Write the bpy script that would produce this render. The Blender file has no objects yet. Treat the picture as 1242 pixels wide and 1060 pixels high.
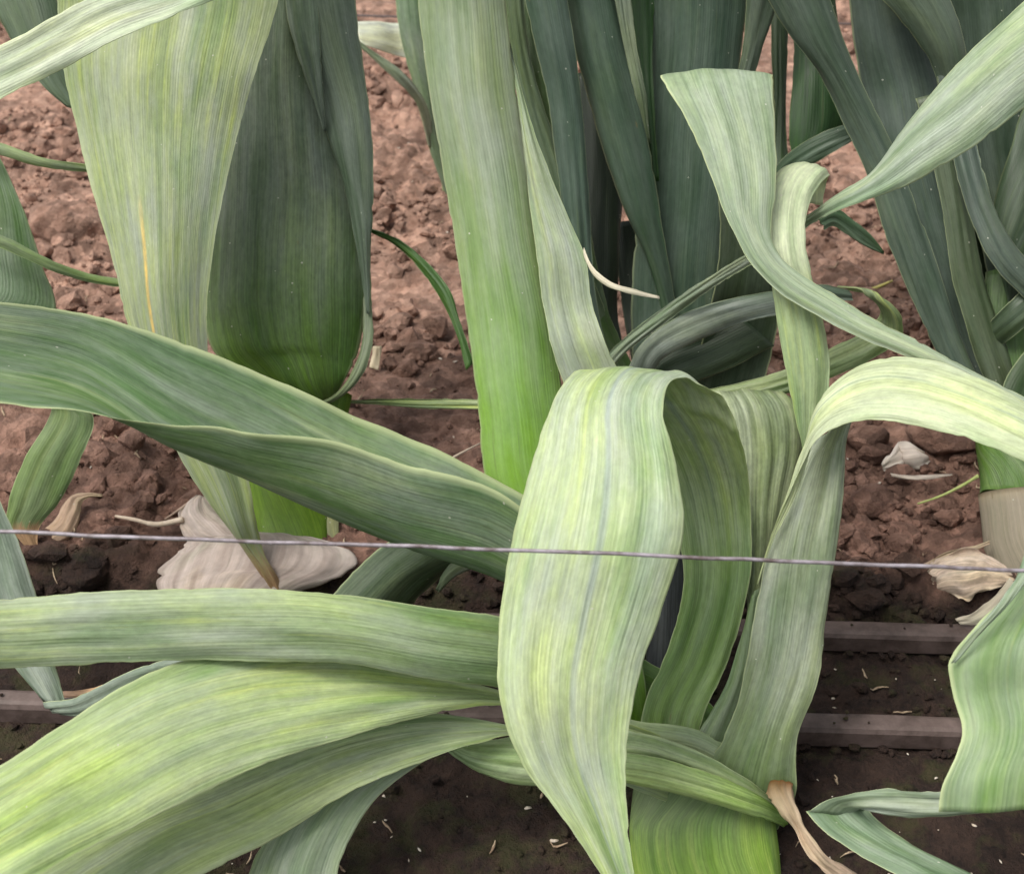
import bpy, math, random
import numpy as np
from mathutils import Vector

# ------------------------------------------------------------------ camera, sky, sun, exposure
scene = bpy.context.scene
COL = scene.collection
H, TH, FPX = 0.62, math.radians(35.0), 1600.0
cam_d = bpy.data.cameras.new('camera')
cam = bpy.data.objects.new('camera', cam_d)
COL.objects.link(cam)
cam.location = (0, 0, H)
cam.rotation_euler = (math.radians(90) - TH, 0, 0)
cam_d.sensor_width = 36.0
cam_d.lens = 36.0 * FPX / 1242.0
cam_d.clip_start = 0.02
cam_d.clip_end = 200.0
cam_d.dof.use_dof = True
cam_d.dof.focus_distance = 0.78
cam_d.dof.aperture_fstop = 16.0
scene.camera = cam

SUN_EL, SUN_AZ = math.radians(60), math.radians(-50)
world = bpy.data.worlds.new('World')
scene.world = world
world.use_nodes = True
wt = world.node_tree
bg = wt.nodes['Background']
sky = wt.nodes.new('ShaderNodeTexSky')
sky.sky_type = 'NISHITA'
sky.sun_disc = False
sky.sun_elevation = SUN_EL
sky.sun_rotation = SUN_AZ
sky.air_density = 1.0
sky.dust_density = 4.0
hs = wt.nodes.new('ShaderNodeHueSaturation')
hs.inputs['Saturation'].default_value = 0.22      # an overcast, nearly neutral sky
wt.links.new(sky.outputs['Color'], hs.inputs['Color'])
wt.links.new(hs.outputs['Color'], bg.inputs['Color'])
bg.inputs['Strength'].default_value = 0.15
sun_d = bpy.data.lights.new('sun', 'SUN')
sun_d.energy = 1.9
sun_d.angle = math.radians(30)
sun_d.color = (1.0, 0.95, 0.87)
sun = bpy.data.objects.new('sun', sun_d)
COL.objects.link(sun)
# sun from the left, behind the viewer's shoulder and high
sd = Vector((math.sin(SUN_AZ) * math.cos(SUN_EL), -0.3 * math.cos(SUN_EL), math.sin(SUN_EL)))
sun.rotation_euler = sd.to_track_quat('Z', 'Y').to_euler()
sun.location = (-1, -1, 3)
sky.sun_rotation = math.atan2(sd.x, sd.y)
scene.view_settings.view_transform = 'Standard'
scene.view_settings.look = 'None'
scene.view_settings.gamma = 1.0
scene.view_settings.use_curve_mapping = False
scene.view_settings.exposure = 0.57
scene.cycles.max_bounces = 6
scene.cycles.diffuse_bounces = 4
scene.cycles.transmission_bounces = 4
scene.cycles.use_denoising = True

# ------------------------------------------------------------------ helpers
CT, ST = math.cos(TH), math.sin(TH)
CAMP = np.array([0, 0, H])
RIGHT = np.array([1.0, 0, 0]); UP = np.array([0, ST, CT]); FWD = np.array([0, CT, -ST])

def P(px, py, d):
    """point of the place seen at photo pixel (px, py) at depth d metres"""
    return CAMP + d * (FWD + (px - 621.0) / FPX * RIGHT - (py - 530.0) / FPX * UP)

def G(px, py, z=0.0):
    """point on the level z under photo pixel (px, py)"""
    ray = FWD + (px - 621.0) / FPX * RIGHT - (py - 530.0) / FPX * UP
    return CAMP + ray * ((z - H) / ray[2])

def tag(o, label=None, cat=None, group=None, kind=None):
    if label: o['label'] = label
    if cat: o['category'] = cat
    if group: o['group'] = group
    if kind: o['kind'] = kind
    return o

def empty(name, loc, label, cat, group=None):
    o = bpy.data.objects.new(name, None)
    COL.objects.link(o)
    o.location = tuple(loc)
    o.empty_display_size = 0.03
    return tag(o, label, cat, group)

def mesh_obj(name, V, F, mat, parent=None, smooth=True, uvs=None):
    V = np.asarray(V, dtype=float)
    if parent is not None:
        V = V - np.array(parent.matrix_basis.translation)
        if parent.parent is not None:
            V = V - np.array(parent.parent.matrix_basis.translation)
    me = bpy.data.meshes.new(name)
    me.from_pydata(V.tolist(), [], F)
    if uvs:
        for nm, arr in uvs.items():
            lay = me.uv_layers.new(name=nm)
            idx = np.empty(len(me.loops), dtype=np.int32)
            me.loops.foreach_get('vertex_index', idx)
            lay.data.foreach_set('uv', arr[idx].astype(np.float32).ravel())
    me.materials.append(mat)
    if smooth:
        me.polygons.foreach_set('use_smooth', [True] * len(me.polygons))
    me.update()
    o = bpy.data.objects.new(name, me)
    COL.objects.link(o)
    if parent is not None:
        o.parent = parent
    return o

def hermite(tk, Y, t):
    """smooth curve through Y (K,...) at knots tk, evaluated at t"""
    K = len(tk)
    D = np.zeros_like(Y)
    for i in range(K):
        if i == 0: D[i] = (Y[1] - Y[0]) / (tk[1] - tk[0])
        elif i == K - 1: D[i] = (Y[-1] - Y[-2]) / (tk[-1] - tk[-2])
        else:
            h0, h1 = tk[i] - tk[i-1], tk[i+1] - tk[i]
            s0, s1 = (Y[i] - Y[i-1]) / h0, (Y[i+1] - Y[i]) / h1
            D[i] = (s0 * h1 + s1 * h0) / (h0 + h1)
    out = []
    for x in t:
        i = int(min(max(np.searchsorted(tk, x) - 1, 0), K - 2))
        h = tk[i+1] - tk[i]; s = (x - tk[i]) / h
        out.append((2*s**3-3*s**2+1)*Y[i] + (s**3-2*s**2+s)*h*D[i] + (-2*s**3+3*s**2)*Y[i+1] + (s**3-s**2)*h*D[i+1])
    return np.array(out)

def smooth_rand(rng, n, k):
    """smooth random curve of n samples with about k bumps"""
    k = max(4, int(k) + 3)
    a = rng.uniform(-1, 1, k)
    x = np.linspace(0, k - 1.001, n)
    i = x.astype(int); f = x - i; f = f*f*(3-2*f)
    return a[i]*(1-f) + a[np.minimum(i+1, k-1)]*f

# ------------------------------------------------------------------ node helpers
class NT:
    def __init__(s, tree): s.t = tree
    def n(s, typ, props=None, **inp):
        nd = s.t.nodes.new(typ)
        for k, v in (props or {}).items(): setattr(nd, k, v)
        for k, v in inp.items():
            key = int(k[1:]) if k[0] == 'i' and k[1:].isdigit() else k.replace('_', ' ')
            sock = nd.inputs[key]
            if isinstance(v, bpy.types.NodeSocket): s.t.links.new(v, sock)
            elif v is not None: sock.default_value = v
        return nd
    def m(s, op, a, b=None, c=None, clamp=False):
        return s.n('ShaderNodeMath', {'operation': op, 'use_clamp': clamp}, i0=a, i1=b, i2=c).outputs[0]
    def mix(s, f, a, b, blend='MIX'):
        nd = s.n('ShaderNodeMix', {'data_type': 'RGBA', 'blend_type': blend})
        for key, v in ((0, f), (6, a), (7, b)):
            if isinstance(v, bpy.types.NodeSocket): s.t.links.new(v, nd.inputs[key])
            else: nd.inputs[key].default_value = v if key == 0 else (*v[:3], 1)
        return nd.outputs[2]
    def mr(s, x, a, b, c=0.0, d=1.0, smooth=False):
        nd = s.n('ShaderNodeMapRange', {'interpolation_type': 'SMOOTHSTEP' if smooth else 'LINEAR'}, i0=x, i1=a, i2=b, i3=c, i4=d)
        return nd.outputs[0]
    def noise(s, vec, scale=1.0, detail=2.0, rough=0.5):
        return s.n('ShaderNodeTexNoise', Vector=vec, Scale=scale, Detail=detail, Roughness=rough).outputs[0]
    def xyz(s, x, y, z=0.0):
        return s.n('ShaderNodeCombineXYZ', X=x, Y=y, Z=z).outputs[0]

def leaf_group():
    g = bpy.data.node_groups.new('leek_leaf', 'ShaderNodeTree')
    I = g.interface
    def col(nm, v): I.new_socket(nm, in_out='INPUT', socket_type='NodeSocketColor').default_value = (*v, 1)
    def flt(nm, v): I.new_socket(nm, in_out='INPUT', socket_type='NodeSocketFloat').default_value = v
    for nm in ('A', 'B', 'Base', 'Tip', 'Mid', 'BloomCol'): col(nm, (.2, .3, .1))
    for nm, v in (('Seed', 0), ('Base0', -1), ('Base1', -.5), ('Bloom', .2), ('Rim', .45), ('MidAmt', 0), ('MidPos', .5),
                  ('TipStart', 2), ('Trans', .25), ('Stripe', 1), ('Contrast', 1), ('Yellow', 0), ('Rough', .5), ('StreakPos', -1), ('Streak0', 0), ('Streak1', 1)): flt(nm, v)
    I.new_socket('Shader', in_out='OUTPUT', socket_type='NodeSocketShader')
    N = NT(g)
    gi = g.nodes.new('NodeGroupInput').outputs
    go = g.nodes.new('NodeGroupOutput')
    sp = N.n('ShaderNodeSeparateXYZ', i0=N.n('ShaderNodeUVMap', {'uv_map': 'metric'}).outputs[0]).outputs
    un = N.n('ShaderNodeSeparateXYZ', i0=N.n('ShaderNodeUVMap', {'uv_map': 'unit'}).outputs[0]).outputs
    x, y, u, v = sp[0], sp[1], un[0], un[1]
    x = N.m('MULTIPLY', x, gi['Stripe'])
    seed = gi['Seed']
    # slow sideways drift so that streaks are not ruled lines
    dr = N.noise(N.xyz(N.m('MULTIPLY', x, 25.0), N.m('MULTIPLY', y, 9.0), seed), 1, 1)
    x2 = N.m('ADD', x, N.m('MULTIPLY', N.m('SUBTRACT', dr, .5), .006))
    def st(fx, fy, off, det, ro=.5):
        return N.noise(N.xyz(N.m('MULTIPLY', x2, fx), N.m('MULTIPLY', y, fy), N.m('ADD', seed, off)), 1, det, ro)
    fine = N.mr(st(950., 9., 1., 3., .6), .30, .70)
    vein = N.m('SINE', N.m('MULTIPLY', N.m('ADD', x2, N.m('MULTIPLY', dr, .0035)), 3300.))
    med = st(300., 8., 5., 5., .65)
    broad = st(80., 7., 9., 4., .6)
    mott = st(420., 150., 13., 5., .7)
    blob = st(45., 18., 17., 5., .65)
    f = N.m('ADD', N.m('MULTIPLY', med, .5), N.m('MULTIPLY', broad, .5))
    c = N.mix(N.mr(f, .38, .64), gi['A'], gi['B'])
    # yellow chlorotic streaks
    c = N.mix(N.m('MULTIPLY', N.mr(st(150., 7., 31., 5., .65), .54, .68), gi['Yellow']), c, (.52, .60, .16))
    bf = N.mr(N.m('ADD', v, N.m('MULTIPLY', N.m('SUBTRACT', med, .5), .12)), gi['Base0'], gi['Base1'], 1., 0., True)
    c = N.mix(bf, c, gi['Base'])
    # wax bloom: grey blue, rubbed off in streaks and patches
    bl = N.m('MULTIPLY', N.m('SUBTRACT', 1.0, N.m('MULTIPLY', bf, .7)), N.m('MULTIPLY', N.mr(N.m('ADD', N.m('MULTIPLY', blob, .55), N.m('MULTIPLY', st(140., 10., 41., 3.), .45)), .40, .62), gi['Bloom']))
    c = N.mix(bl, c, gi['BloomCol'])
    w = N.m('SUBTRACT', u, gi['MidPos'])
    mid = N.m('MULTIPLY', N.mr(N.m('ABSOLUTE', N.m('ADD', w, N.m('MULTIPLY', N.m('SUBTRACT', dr, .5), .03))), .008, .035, 1., 0., True), gi['MidAmt'])
    mid = N.m('MULTIPLY', mid, N.m('SUBTRACT', 1.0, bf))
    c = N.mix(mid, c, gi['Mid'])
    sw = N.m('ABSOLUTE', N.m('ADD', N.m('SUBTRACT', u, gi['StreakPos']), N.m('MULTIPLY', N.m('SUBTRACT', dr, .5), .06)))
    sv = N.m('MULTIPLY', N.mr(v, gi['Streak0'], N.m('ADD', gi['Streak0'], .05)), N.mr(v, N.m('SUBTRACT', gi['Streak1'], .05), gi['Streak1'], 1., 0.))
    c = N.mix(N.m('MULTIPLY', N.m('MULTIPLY', N.mr(sw, .006, .030, 1., 0., True), sv), N.mr(mott, .3, .6, .6, 1.)), c, (.66, .50, .16))
    k = N.m('MULTIPLY', gi['Contrast'], 1.0)
    tone = N.m('ADD', 1.0, N.m('MULTIPLY', k, N.m('ADD', N.m('ADD', N.m('MULTIPLY', N.m('SUBTRACT', fine, .5), .24), N.m('MULTIPLY', vein, .030)), N.m('ADD', N.m('MULTIPLY', N.m('SUBTRACT', mott, .5), .75), N.m('MULTIPLY', N.m('SUBTRACT', med, .5), .5)))))
    c = N.mix(1.0, c, N.n('ShaderNodeCombineColor', i0=tone, i1=tone, i2=tone).outputs[0], 'MULTIPLY')
    # thin dark scratches and bruises
    scr = N.m('MULTIPLY', N.mr(st(420., 14., 51., 3.), .64, .74), .40)
    c = N.mix(scr, c, (.09, .12, .05))
    # broad uneven patches: rubbed, bruised, chlorotic
    pt = st(34., 9., 61., 5., .6)
    dk = N.mix(1.0, c, (.66, .78, .62), 'MULTIPLY')
    lt = N.mix(1.0, c, (1.22, 1.20, 1.02), 'MULTIPLY')
    c = N.mix(N.m('MULTIPLY', N.mr(pt, .52, .68), N.m('MINIMUM', k, 1.0)), c, dk)
    c = N.mix(N.m('MULTIPLY', N.mr(pt, .48, .34), N.m('MINIMUM', k, 1.0)), c, lt)
    rv = N.n('ShaderNodeTexVoronoi', {'feature': 'F1'}, Vector=N.xyz(N.m('MULTIPLY', x, 75.), N.m('MULTIPLY', y, 28.), N.m('ADD', seed, 4.)), Scale=1.0)
    rr = N.n('ShaderNodeSeparateColor', i0=rv.outputs['Color']).outputs[0]
    ru = N.m('MULTIPLY', N.mr(N.m('ADD', rv.outputs['Distance'], N.m('MULTIPLY', N.m('SUBTRACT', mott, .5), .12)), .04, .09, 1., 0.), N.m('GREATER_THAN', rr, .93))
    c = N.mix(N.m('MULTIPLY', ru, .55), c, (.16, .13, .05))
    rim = N.m('MULTIPLY', N.mr(N.m('ABSOLUTE', N.m('SUBTRACT', u, .5)), .474, .496), gi['Rim'])
    c = N.mix(rim, c, (.55, .62, .34))  # pale margin, brightened to carry the specular edge glint as colour
    tp = N.mr(N.m('ADD', v, N.m('MULTIPLY', N.m('SUBTRACT', N.m('ADD', N.m('MULTIPLY', med, .6), N.m('MULTIPLY', mott, .4)), .5), .25)), gi['TipStart'], N.m('ADD', gi['TipStart'], .06), 0., 1., True)
    tc = N.mix(N.mr(mott, .35, .65), gi['Tip'], N.mix(.5, gi['Tip'], (.16, .09, .04)))
    c = N.mix(tp, c, tc)
    vo = N.n('ShaderNodeTexVoronoi', {'feature': 'F1'}, Vector=N.xyz(N.m('MULTIPLY', x, 190.), N.m('MULTIPLY', y, 190.), seed), Scale=1.0)
    rnd = N.n('ShaderNodeSeparateColor', i0=vo.outputs['Color']).outputs[0]
    spk = N.m('MULTIPLY', N.m('LESS_THAN', vo.outputs['Distance'], N.m('MULTIPLY', N.m('POWER', rnd, 8.0), .13)), N.m('GREATER_THAN', rnd, .93))
    c = N.mix(N.m('MULTIPLY', spk, .7), c, (.6, .6, .5))
    h = N.m('ADD', N.m('ADD', N.m('MULTIPLY', fine, .3), N.m('MULTIPLY', vein, .10)), N.m('ADD', N.m('MULTIPLY', med, .9), N.m('MULTIPLY', mott, .18)))
    bmp = N.n('ShaderNodeBump', Strength=0.35, Distance=0.0009, Height=h).outputs[0]
    pr = N.n('ShaderNodeBsdfPrincipled', Base_Color=c, Roughness=N.m('ADD', gi['Rough'], N.m('MULTIPLY', N.m('SUBTRACT', mott, .5), .3)), Normal=bmp)
    pr.inputs['Specular IOR Level'].default_value = .45
    tr = N.n('ShaderNodeBsdfTranslucent', Color=N.mix(1.0, c, (1.0, 1.0, .45), 'MULTIPLY'), Normal=bmp)
    mx = N.n('ShaderNodeMixShader', i0=gi['Trans'], i1=pr.outputs[0], i2=tr.outputs[0])
    g.links.new(mx.outputs[0], go.inputs[0])
    return g

LG = leaf_group()
_seed = [0]
# palettes: A, B (streaks), Base, plus parameters
PAL = {
 'pale':   dict(A=(.40, .53, .19), B=(.56, .66, .36), Base=(.17, .28, .06), Bloom=.45, Yellow=.6, Trans=.3),
 'cream':  dict(A=(.60, .68, .36), B=(.72, .76, .56), Base=(.22, .32, .10), Bloom=.25, Yellow=.4, Trans=.3),
 'lime':   dict(A=(.34, .49, .13), B=(.50, .61, .28), Base=(.20, .34, .05), Bloom=.4, Yellow=.6, Trans=.3),
 'mid':    dict(A=(.12, .22, .06), B=(.25, .33, .16), Base=(.14, .28, .03), Bloom=.45, Yellow=.15, Trans=.25),
 'grey':   dict(A=(.18, .26, .12), B=(.29, .36, .23), Base=(.16, .28, .06), Bloom=.6, Yellow=.1, Trans=.2),
 'sage':   dict(A=(.14, .21, .11), B=(.22, .28, .18), Base=(.13, .26, .04), Bloom=.5, Yellow=.05, Trans=.2),
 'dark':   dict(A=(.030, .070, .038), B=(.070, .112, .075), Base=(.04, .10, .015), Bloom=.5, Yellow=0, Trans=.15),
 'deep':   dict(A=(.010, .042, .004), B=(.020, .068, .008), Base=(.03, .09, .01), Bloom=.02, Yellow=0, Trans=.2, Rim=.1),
 'vivid':  dict(A=(.14, .30, .012), B=(.22, .38, .035), Base=(.26, .40, .03), Bloom=.0, Yellow=.05, Trans=.35),
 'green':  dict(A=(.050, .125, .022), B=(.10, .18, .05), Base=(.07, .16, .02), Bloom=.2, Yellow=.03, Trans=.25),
 'dry':    dict(A=(.40, .28, .18), B=(.56, .43, .32), Base=(.30, .18, .10), Bloom=.0, Yellow=0, Trans=.2, Rim=0, Rough=.8),
 'paper':  dict(A=(.46, .36, .31), B=(.60, .50, .44), Base=(.36, .26, .20), Bloom=.0, Yellow=0, Trans=.2, Rim=0, Rough=.85, Contrast=.5),
}
def leaf_mat(pal, **over):
    p = dict(PAL[pal]); p.update(over)
    _seed[0] += 7.31
    m = bpy.data.materials.new('leek_' + pal)
    m.use_nodes = True
    t = m.node_tree
    t.nodes.clear()
    g = t.nodes.new('ShaderNodeGroup'); g.node_tree = LG
    o = t.nodes.new('ShaderNodeOutputMaterial')
    t.links.new(g.outputs[0], o.inputs[0])
    g.inputs['Seed'].default_value = _seed[0]
    g.inputs['Tip'].default_value = (.42, .27, .14, 1)
    g.inputs['Mid'].default_value = (.30, .36, .36, 1)
    g.inputs['BloomCol'].default_value = (.37, .41, .36, 1) if pal not in ('dark', 'deep') else (.105, .145, .11, 1)
    for k, v in p.items():
        g.inputs[k].default_value = (*v, 1) if isinstance(v, tuple) else v
    return m

def leaf(parent, name, stations, pal, bow=0.12, vfold=0.0, wave=0.0010, edge=0.0015, rough=0.0, nu=25, step=0.004,
         th=0.0007, seed=None, label=None, cut=None, cutname='dry_tip', ref=None, flute=7, crumple=None, nick=1.0, **mp):
    """A long blade through cross-section stations (photo pixel + depth for each edge, optionally a keel point between)."""
    rng = np.random.default_rng(seed if seed is not None else int(_seed[0] * 100) + 3)
    three = len(stations[0]) == 9
    S = []
    for s in stations:
        if three: S.append([P(s[0], s[1], s[6]), P(s[2], s[3], s[7]), P(s[4], s[5], s[8])])
        else:
            dL = s[4]; dR = s[5] if len(s) > 5 else dL
            L, R = P(s[0], s[1], dL), P(s[2], s[3], dR)
            S.append([L, (L + R) / 2, R])
    S = np.array(S)
    seg = np.linalg.norm(np.diff(S, axis=0), axis=2).mean(1) + 1e-4
    tk = np.concatenate([[0], np.cumsum(seg)])
    nv = max(12, int(tk[-1] / step))
    t = np.linspace(0, tk[-1], nv)
    C = hermite(tk, S, t)                                   # nv,3,3
    # samples across, denser at the rims
    u = 0.5 - 0.5 * np.cos(np.linspace(0, math.pi, nu))
    u = 0.55 * u + 0.45 * np.linspace(0, 1, nu)
    A, K, B = C[:, 0], C[:, 1], C[:, 2]
    l0, l1, l2 = 2*(u-.5)*(u-1), -4*u*(u-1), 2*u*(u-.5)
    X = A[:, None]*l0[None, :, None] + K[:, None]*l1[None, :, None] + B[:, None]*l2[None, :, None]
    W = np.linalg.norm(B - A, axis=1)
    Wa = np.linalg.norm(np.diff(X, axis=1), axis=2).sum(1)
    def normals(X):
        T = np.gradient(X, axis=0); U = np.gradient(X, axis=1)
        n = np.cross(T, U)
        n /= (np.linalg.norm(n, axis=2, keepdims=True) + 1e-12)
        return n
    n = normals(X)
    r = nv // 2 if ref is None else int(ref * (nv - 1))
    if np.dot(n[r, nu // 2], CAMP - X[r, nu // 2]) < 0: n = -n; flip = True
    else: flip = False
    bw = np.interp(t / tk[-1], np.linspace(0, 1, len(bow)), bow) if isinstance(bow, (list, tuple)) else np.full(nv, bow)
    vf = np.interp(t / tk[-1], np.linspace(0, 1, len(vfold)), vfold) if isinstance(vfold, (list, tuple)) else np.full(nv, vfold)
    off = bw[:, None] * W[:, None] * (4*u*(1-u))[None, :] + vf[:, None] * W[:, None] * (1 - np.sqrt((2*u-1)**2 + .01))[None, :]
    # fluting that runs along the blade, drifting slowly
    for k in range(3, 3 + flute):
        a = smooth_rand(rng, nv, tk[-1] / .07)
        ph = rng.uniform(0, 6.28) + 1.1 * smooth_rand(rng, nv, tk[-1] / .12)
        off += wave * (a[:, None]) * np.cos(k * math.pi * u[None, :] + ph[:, None]) * (2.4 / k)
    e = edge * (smooth_rand(rng, nv, tk[-1] / .028)[:, None] * (np.clip(1 - u / .22, 0, 1) ** 2)[None, :] +
                smooth_rand(rng, nv, tk[-1] / .028)[:, None] * (np.clip(1 - (1 - u) / .22, 0, 1) ** 2)[None, :])
    fade = np.clip(W / .02, .05, 1)[:, None]
    off += (e) * fade
    def patch(dv, du, amp):
        a = rng.uniform(-1, 1, (max(4, int(nv / dv) + 2), max(4, int(nu / du) + 2)))
        ix = np.linspace(0, a.shape[0] - 1.001, nv); iy = np.linspace(0, a.shape[1] - 1.001, nu)
        i = ix.astype(int); j = iy.astype(int); fx = (ix - i)[:, None]; fy = (iy - j)[None, :]
        fx = fx*fx*(3-2*fx)
        g = (a[i][:, j]*(1-fy)+a[i][:, j+1]*fy)*(1-fx) + (a[i+1][:, j]*(1-fy)+a[i+1][:, j+1]*fy)*fx
        return amp * g
    if rough:
        off += patch(7, 5, rough) + patch(3, 2.5, rough * .35)
    if crumple:
        v0, wd, am = crumple
        m_ = np.exp(-((t / tk[-1] - v0) / wd) ** 2)[:, None] * (.35 + .65 * u[None, :])
        off += m_ * (patch(4, 5, am) + patch(2.5, 3, am * .5))
    X = X + n * off[:, :, None]
    # uneven outline: small in-plane wander of both edges, with an occasional nick
    ctr = X[:, nu // 2][:, None, :]
    wd_ = np.maximum(Wa, 1e-4)[:, None]
    for side, w_ in ((0, np.clip(1 - u / .10, 0, 1)), (1, np.clip(1 - (1 - u) / .10, 0, 1))):
        j_ = .5 + .5 * smooth_rand(rng, nv, tk[-1] / .006)
        k_ = np.clip(smooth_rand(rng, nv, tk[-1] / .011) - .78, 0, 1) * 4
        amt = np.minimum((.0007 * j_ + .0014 * k_)[:, None] * nick / wd_, .12)
        X = X + (ctr - X) * 2 * (amt * w_[None, :])[:, :, None]
    n2 = normals(X)
    if flip: n2 = -n2
    tt = th * np.clip(np.minimum(u, 1 - u)[None, :] * W[:, None] / .004, .15, 1)
    F_, K_ = X + n2 * tt[:, :, None] / 2, X - n2 * tt[:, :, None] / 2
    um = np.cumsum(np.concatenate([np.zeros((nv, 1)), np.linalg.norm(np.diff(X, axis=1), axis=2)], 1), 1)
    um = um - um[:, nu // 2][:, None]
    # keep stripes converging with the blade: half metric, half proportional
    wref = np.percentile(Wa, 70)
    um = .25 * um + .75 * (u - .5)[None, :] * wref
    met = np.stack([um, np.repeat(t[:, None], nu, 1)], 2)
    unit = np.stack([np.repeat(u[None, :], nv, 0), np.repeat((t / tk[-1])[:, None], nu, 1)], 2)
    mat = leaf_mat(pal, **mp)
    def piece(nm, r0, r1, par, c0=True, c1=True):
        m_ = r1 - r0
        V = np.concatenate([F_[r0:r1].reshape(-1, 3), K_[r0:r1].reshape(-1, 3)])
        uv1 = np.concatenate([met[r0:r1].reshape(-1, 2)] * 2); uv2 = np.concatenate([unit[r0:r1].reshape(-1, 2)] * 2)
        b = m_ * nu
        fs = []
        for i in range(m_ - 1):
            for j in range(nu - 1):
                q = i * nu + j
                f1 = (q, q + 1, q + nu + 1, q + nu); f2 = (b + q, b + q + nu, b + q + nu + 1, b + q + 1)
                fs += [f1, f2]
            q = i * nu
            fs.append((q, q + nu, b + q + nu, b + q))
            q = i * nu + nu - 1
            fs.append((q, b + q, b + q + nu, q + nu))
        for j in range(nu - 1):
            if c0: fs.append((j, b + j, b + j + 1, j + 1))
            q = (m_ - 1) * nu + j
            if c1: fs.append((q, q + 1, b + q + 1, b + q))
        # cross(T,U) points the natural way; faces (q,q+1,q+nu+1,q+nu) have normal -cross(T,U)
        if not flip: fs = [f[::-1] for f in fs]
        ob = mesh_obj(nm, V, fs, mat, par, uvs={'unit': uv2, 'metric': uv1})
        if not (c0 and c1):
            nn = np.concatenate([n2[r0:r1].reshape(-1, 3), -n2[r0:r1].reshape(-1, 3)])
            ob.data.normals_split_custom_set_from_vertices(nn.tolist())
        return ob
    if cut is not None:
        rc = int(cut * (nv - 1))
        o = piece(name, 0, rc + 1, parent, True, False)
        o2 = piece(cutname, rc, nv, o, False, True)
    else:
        o = piece(name, 0, nv, parent)
    if label: o['label'] = label
    return o

def tube(name, pts, rad, mat, parent=None, seg=10, squash=1.0):
    pts = np.array(pts, float); n = len(pts)
    rad = np.broadcast_to(np.asarray(rad, float), (n,))
    T = np.gradient(pts, axis=0); T /= np.linalg.norm(T, axis=1, keepdims=True)
    ref = np.array([0, 0, 1.0]) if abs(T[0][2]) < .9 else np.array([0, -1.0, 0])
    V = []
    for i in range(n):
        a = np.cross(T[i], ref); a /= np.linalg.norm(a); b = np.cross(a, T[i])
        for k in range(seg):
            w = 2 * math.pi * k / seg
            V.append(pts[i] + rad[i] * (a * math.cos(w) + squash * b * math.sin(w)))
    Fs = [(i*seg+k, i*seg+(k+1) % seg, (i+1)*seg+(k+1) % seg, (i+1)*seg+k) for i in range(n-1) for k in range(seg)]
    Fs += [tuple(range(seg))[::-1], tuple((n-1)*seg+k for k in range(seg))]
    Fs = [f[::-1] for f in Fs]
    return mesh_obj(name, V, Fs, mat, parent)

def stalk(parent, name, rows, pal, squash=.55, nu=40, step=.004, **mp):
    """closed sheath tube through rows (px, py, half width px, depth); oval in plan, fluted"""
    rng = np.random.default_rng(int(_seed[0] * 10) + 5)
    S = np.array([np.concatenate([P(a, b, d), [w * d / FPX]]) for a, b, w, d in rows])
    tk = np.concatenate([[0], np.cumsum(np.linalg.norm(np.diff(S[:, :3], axis=0), axis=1))])
    nv = max(10, int(tk[-1] / step)); t = np.linspace(0, tk[-1], nv)
    C = hermite(tk, S, t)
    V = []; m1 = []; m2 = []
    ph = rng.uniform(0, 6.28, 9); am = rng.uniform(.3, 1, 9)
    for i in range(nv):
        T = (C[min(i+1, nv-1), :3] - C[max(i-1, 0), :3]); T /= np.linalg.norm(T)
        a = np.cross(T, FWD); a /= np.linalg.norm(a); b = np.cross(a, T)
        for k in range(nu + 1):
            w = 2 * math.pi * k / nu
            fl = 1 + sum(.012 * am[q] * math.cos((q + 3) * w + ph[q]) for q in range(9))
            V.append(C[i, :3] + C[i, 3] * fl * (a * math.cos(w) + squash * b * math.sin(w)))
            m1.append((C[i, 3] * w, t[i])); m2.append((.25 + .5 * k / nu, t[i] / tk[-1]))
    n1 = nu + 1
    Fs = [(i*n1+k, i*n1+k+1, (i+1)*n1+k+1, (i+1)*n1+k) for i in range(nv-1) for k in range(nu)]
    Fs += [tuple(range(nu)), tuple((nv-1)*n1+k for k in range(nu))[::-1]]
    mp.setdefault('Rim', 0.0)
    lab = mp.pop('label', None)
    o = mesh_obj(name, V, Fs, leaf_mat(pal, **mp), parent, uvs={'unit': np.array(m2), 'metric': np.array(m1)})
    if lab: o['label'] = lab
    return o
# ------------------------------------------------------------------ the soil
rngg = np.random.default_rng(11)
_wt = {}
def worley(X, Y, s, seed):
    n = 512
    if seed not in _wt:
        r = np.random.default_rng(seed)
        _wt[seed] = (r.random((n, n)), r.random((n, n)), r.random((n, n)))
    jx, jy, rv = _wt[seed]
    gx, gy = X / s, Y / s
    ix, iy = np.floor(gx).astype(int), np.floor(gy).astype(int)
    best = np.full(X.shape, 9.0); val = np.zeros(X.shape)
    for dx in (-1, 0, 1):
        for dy in (-1, 0, 1):
            cx, cy = ix + dx, iy + dy
            px = cx + jx[cx % n, cy % n]; py = cy + jy[cx % n, cy % n]
            d = np.hypot(gx - px, gy - py)
            m = d < best
            best = np.where(m, d, best); val = np.where(m, rv[cx % n, cy % n], val)
    return best, val
def vnoise(X, Y, s, seed):
    n = 256
    if ('v', seed) not in _wt: _wt[('v', seed)] = np.random.default_rng(seed).uniform(-1, 1, (n, n))
    a = _wt[('v', seed)]
    gx, gy = X / s, Y / s
    ix, iy = np.floor(gx).astype(int), np.floor(gy).astype(int); fx, fy = gx - ix, gy - iy
    fx, fy = fx*fx*(3-2*fx), fy*fy*(3-2*fy)
    g = lambda i, j: a[i % n, j % n]
    return (g(ix, iy)*(1-fx)+g(ix+1, iy)*fx)*(1-fy) + (g(ix, iy+1)*(1-fx)+g(ix+1, iy+1)*fx)*fy
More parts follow.
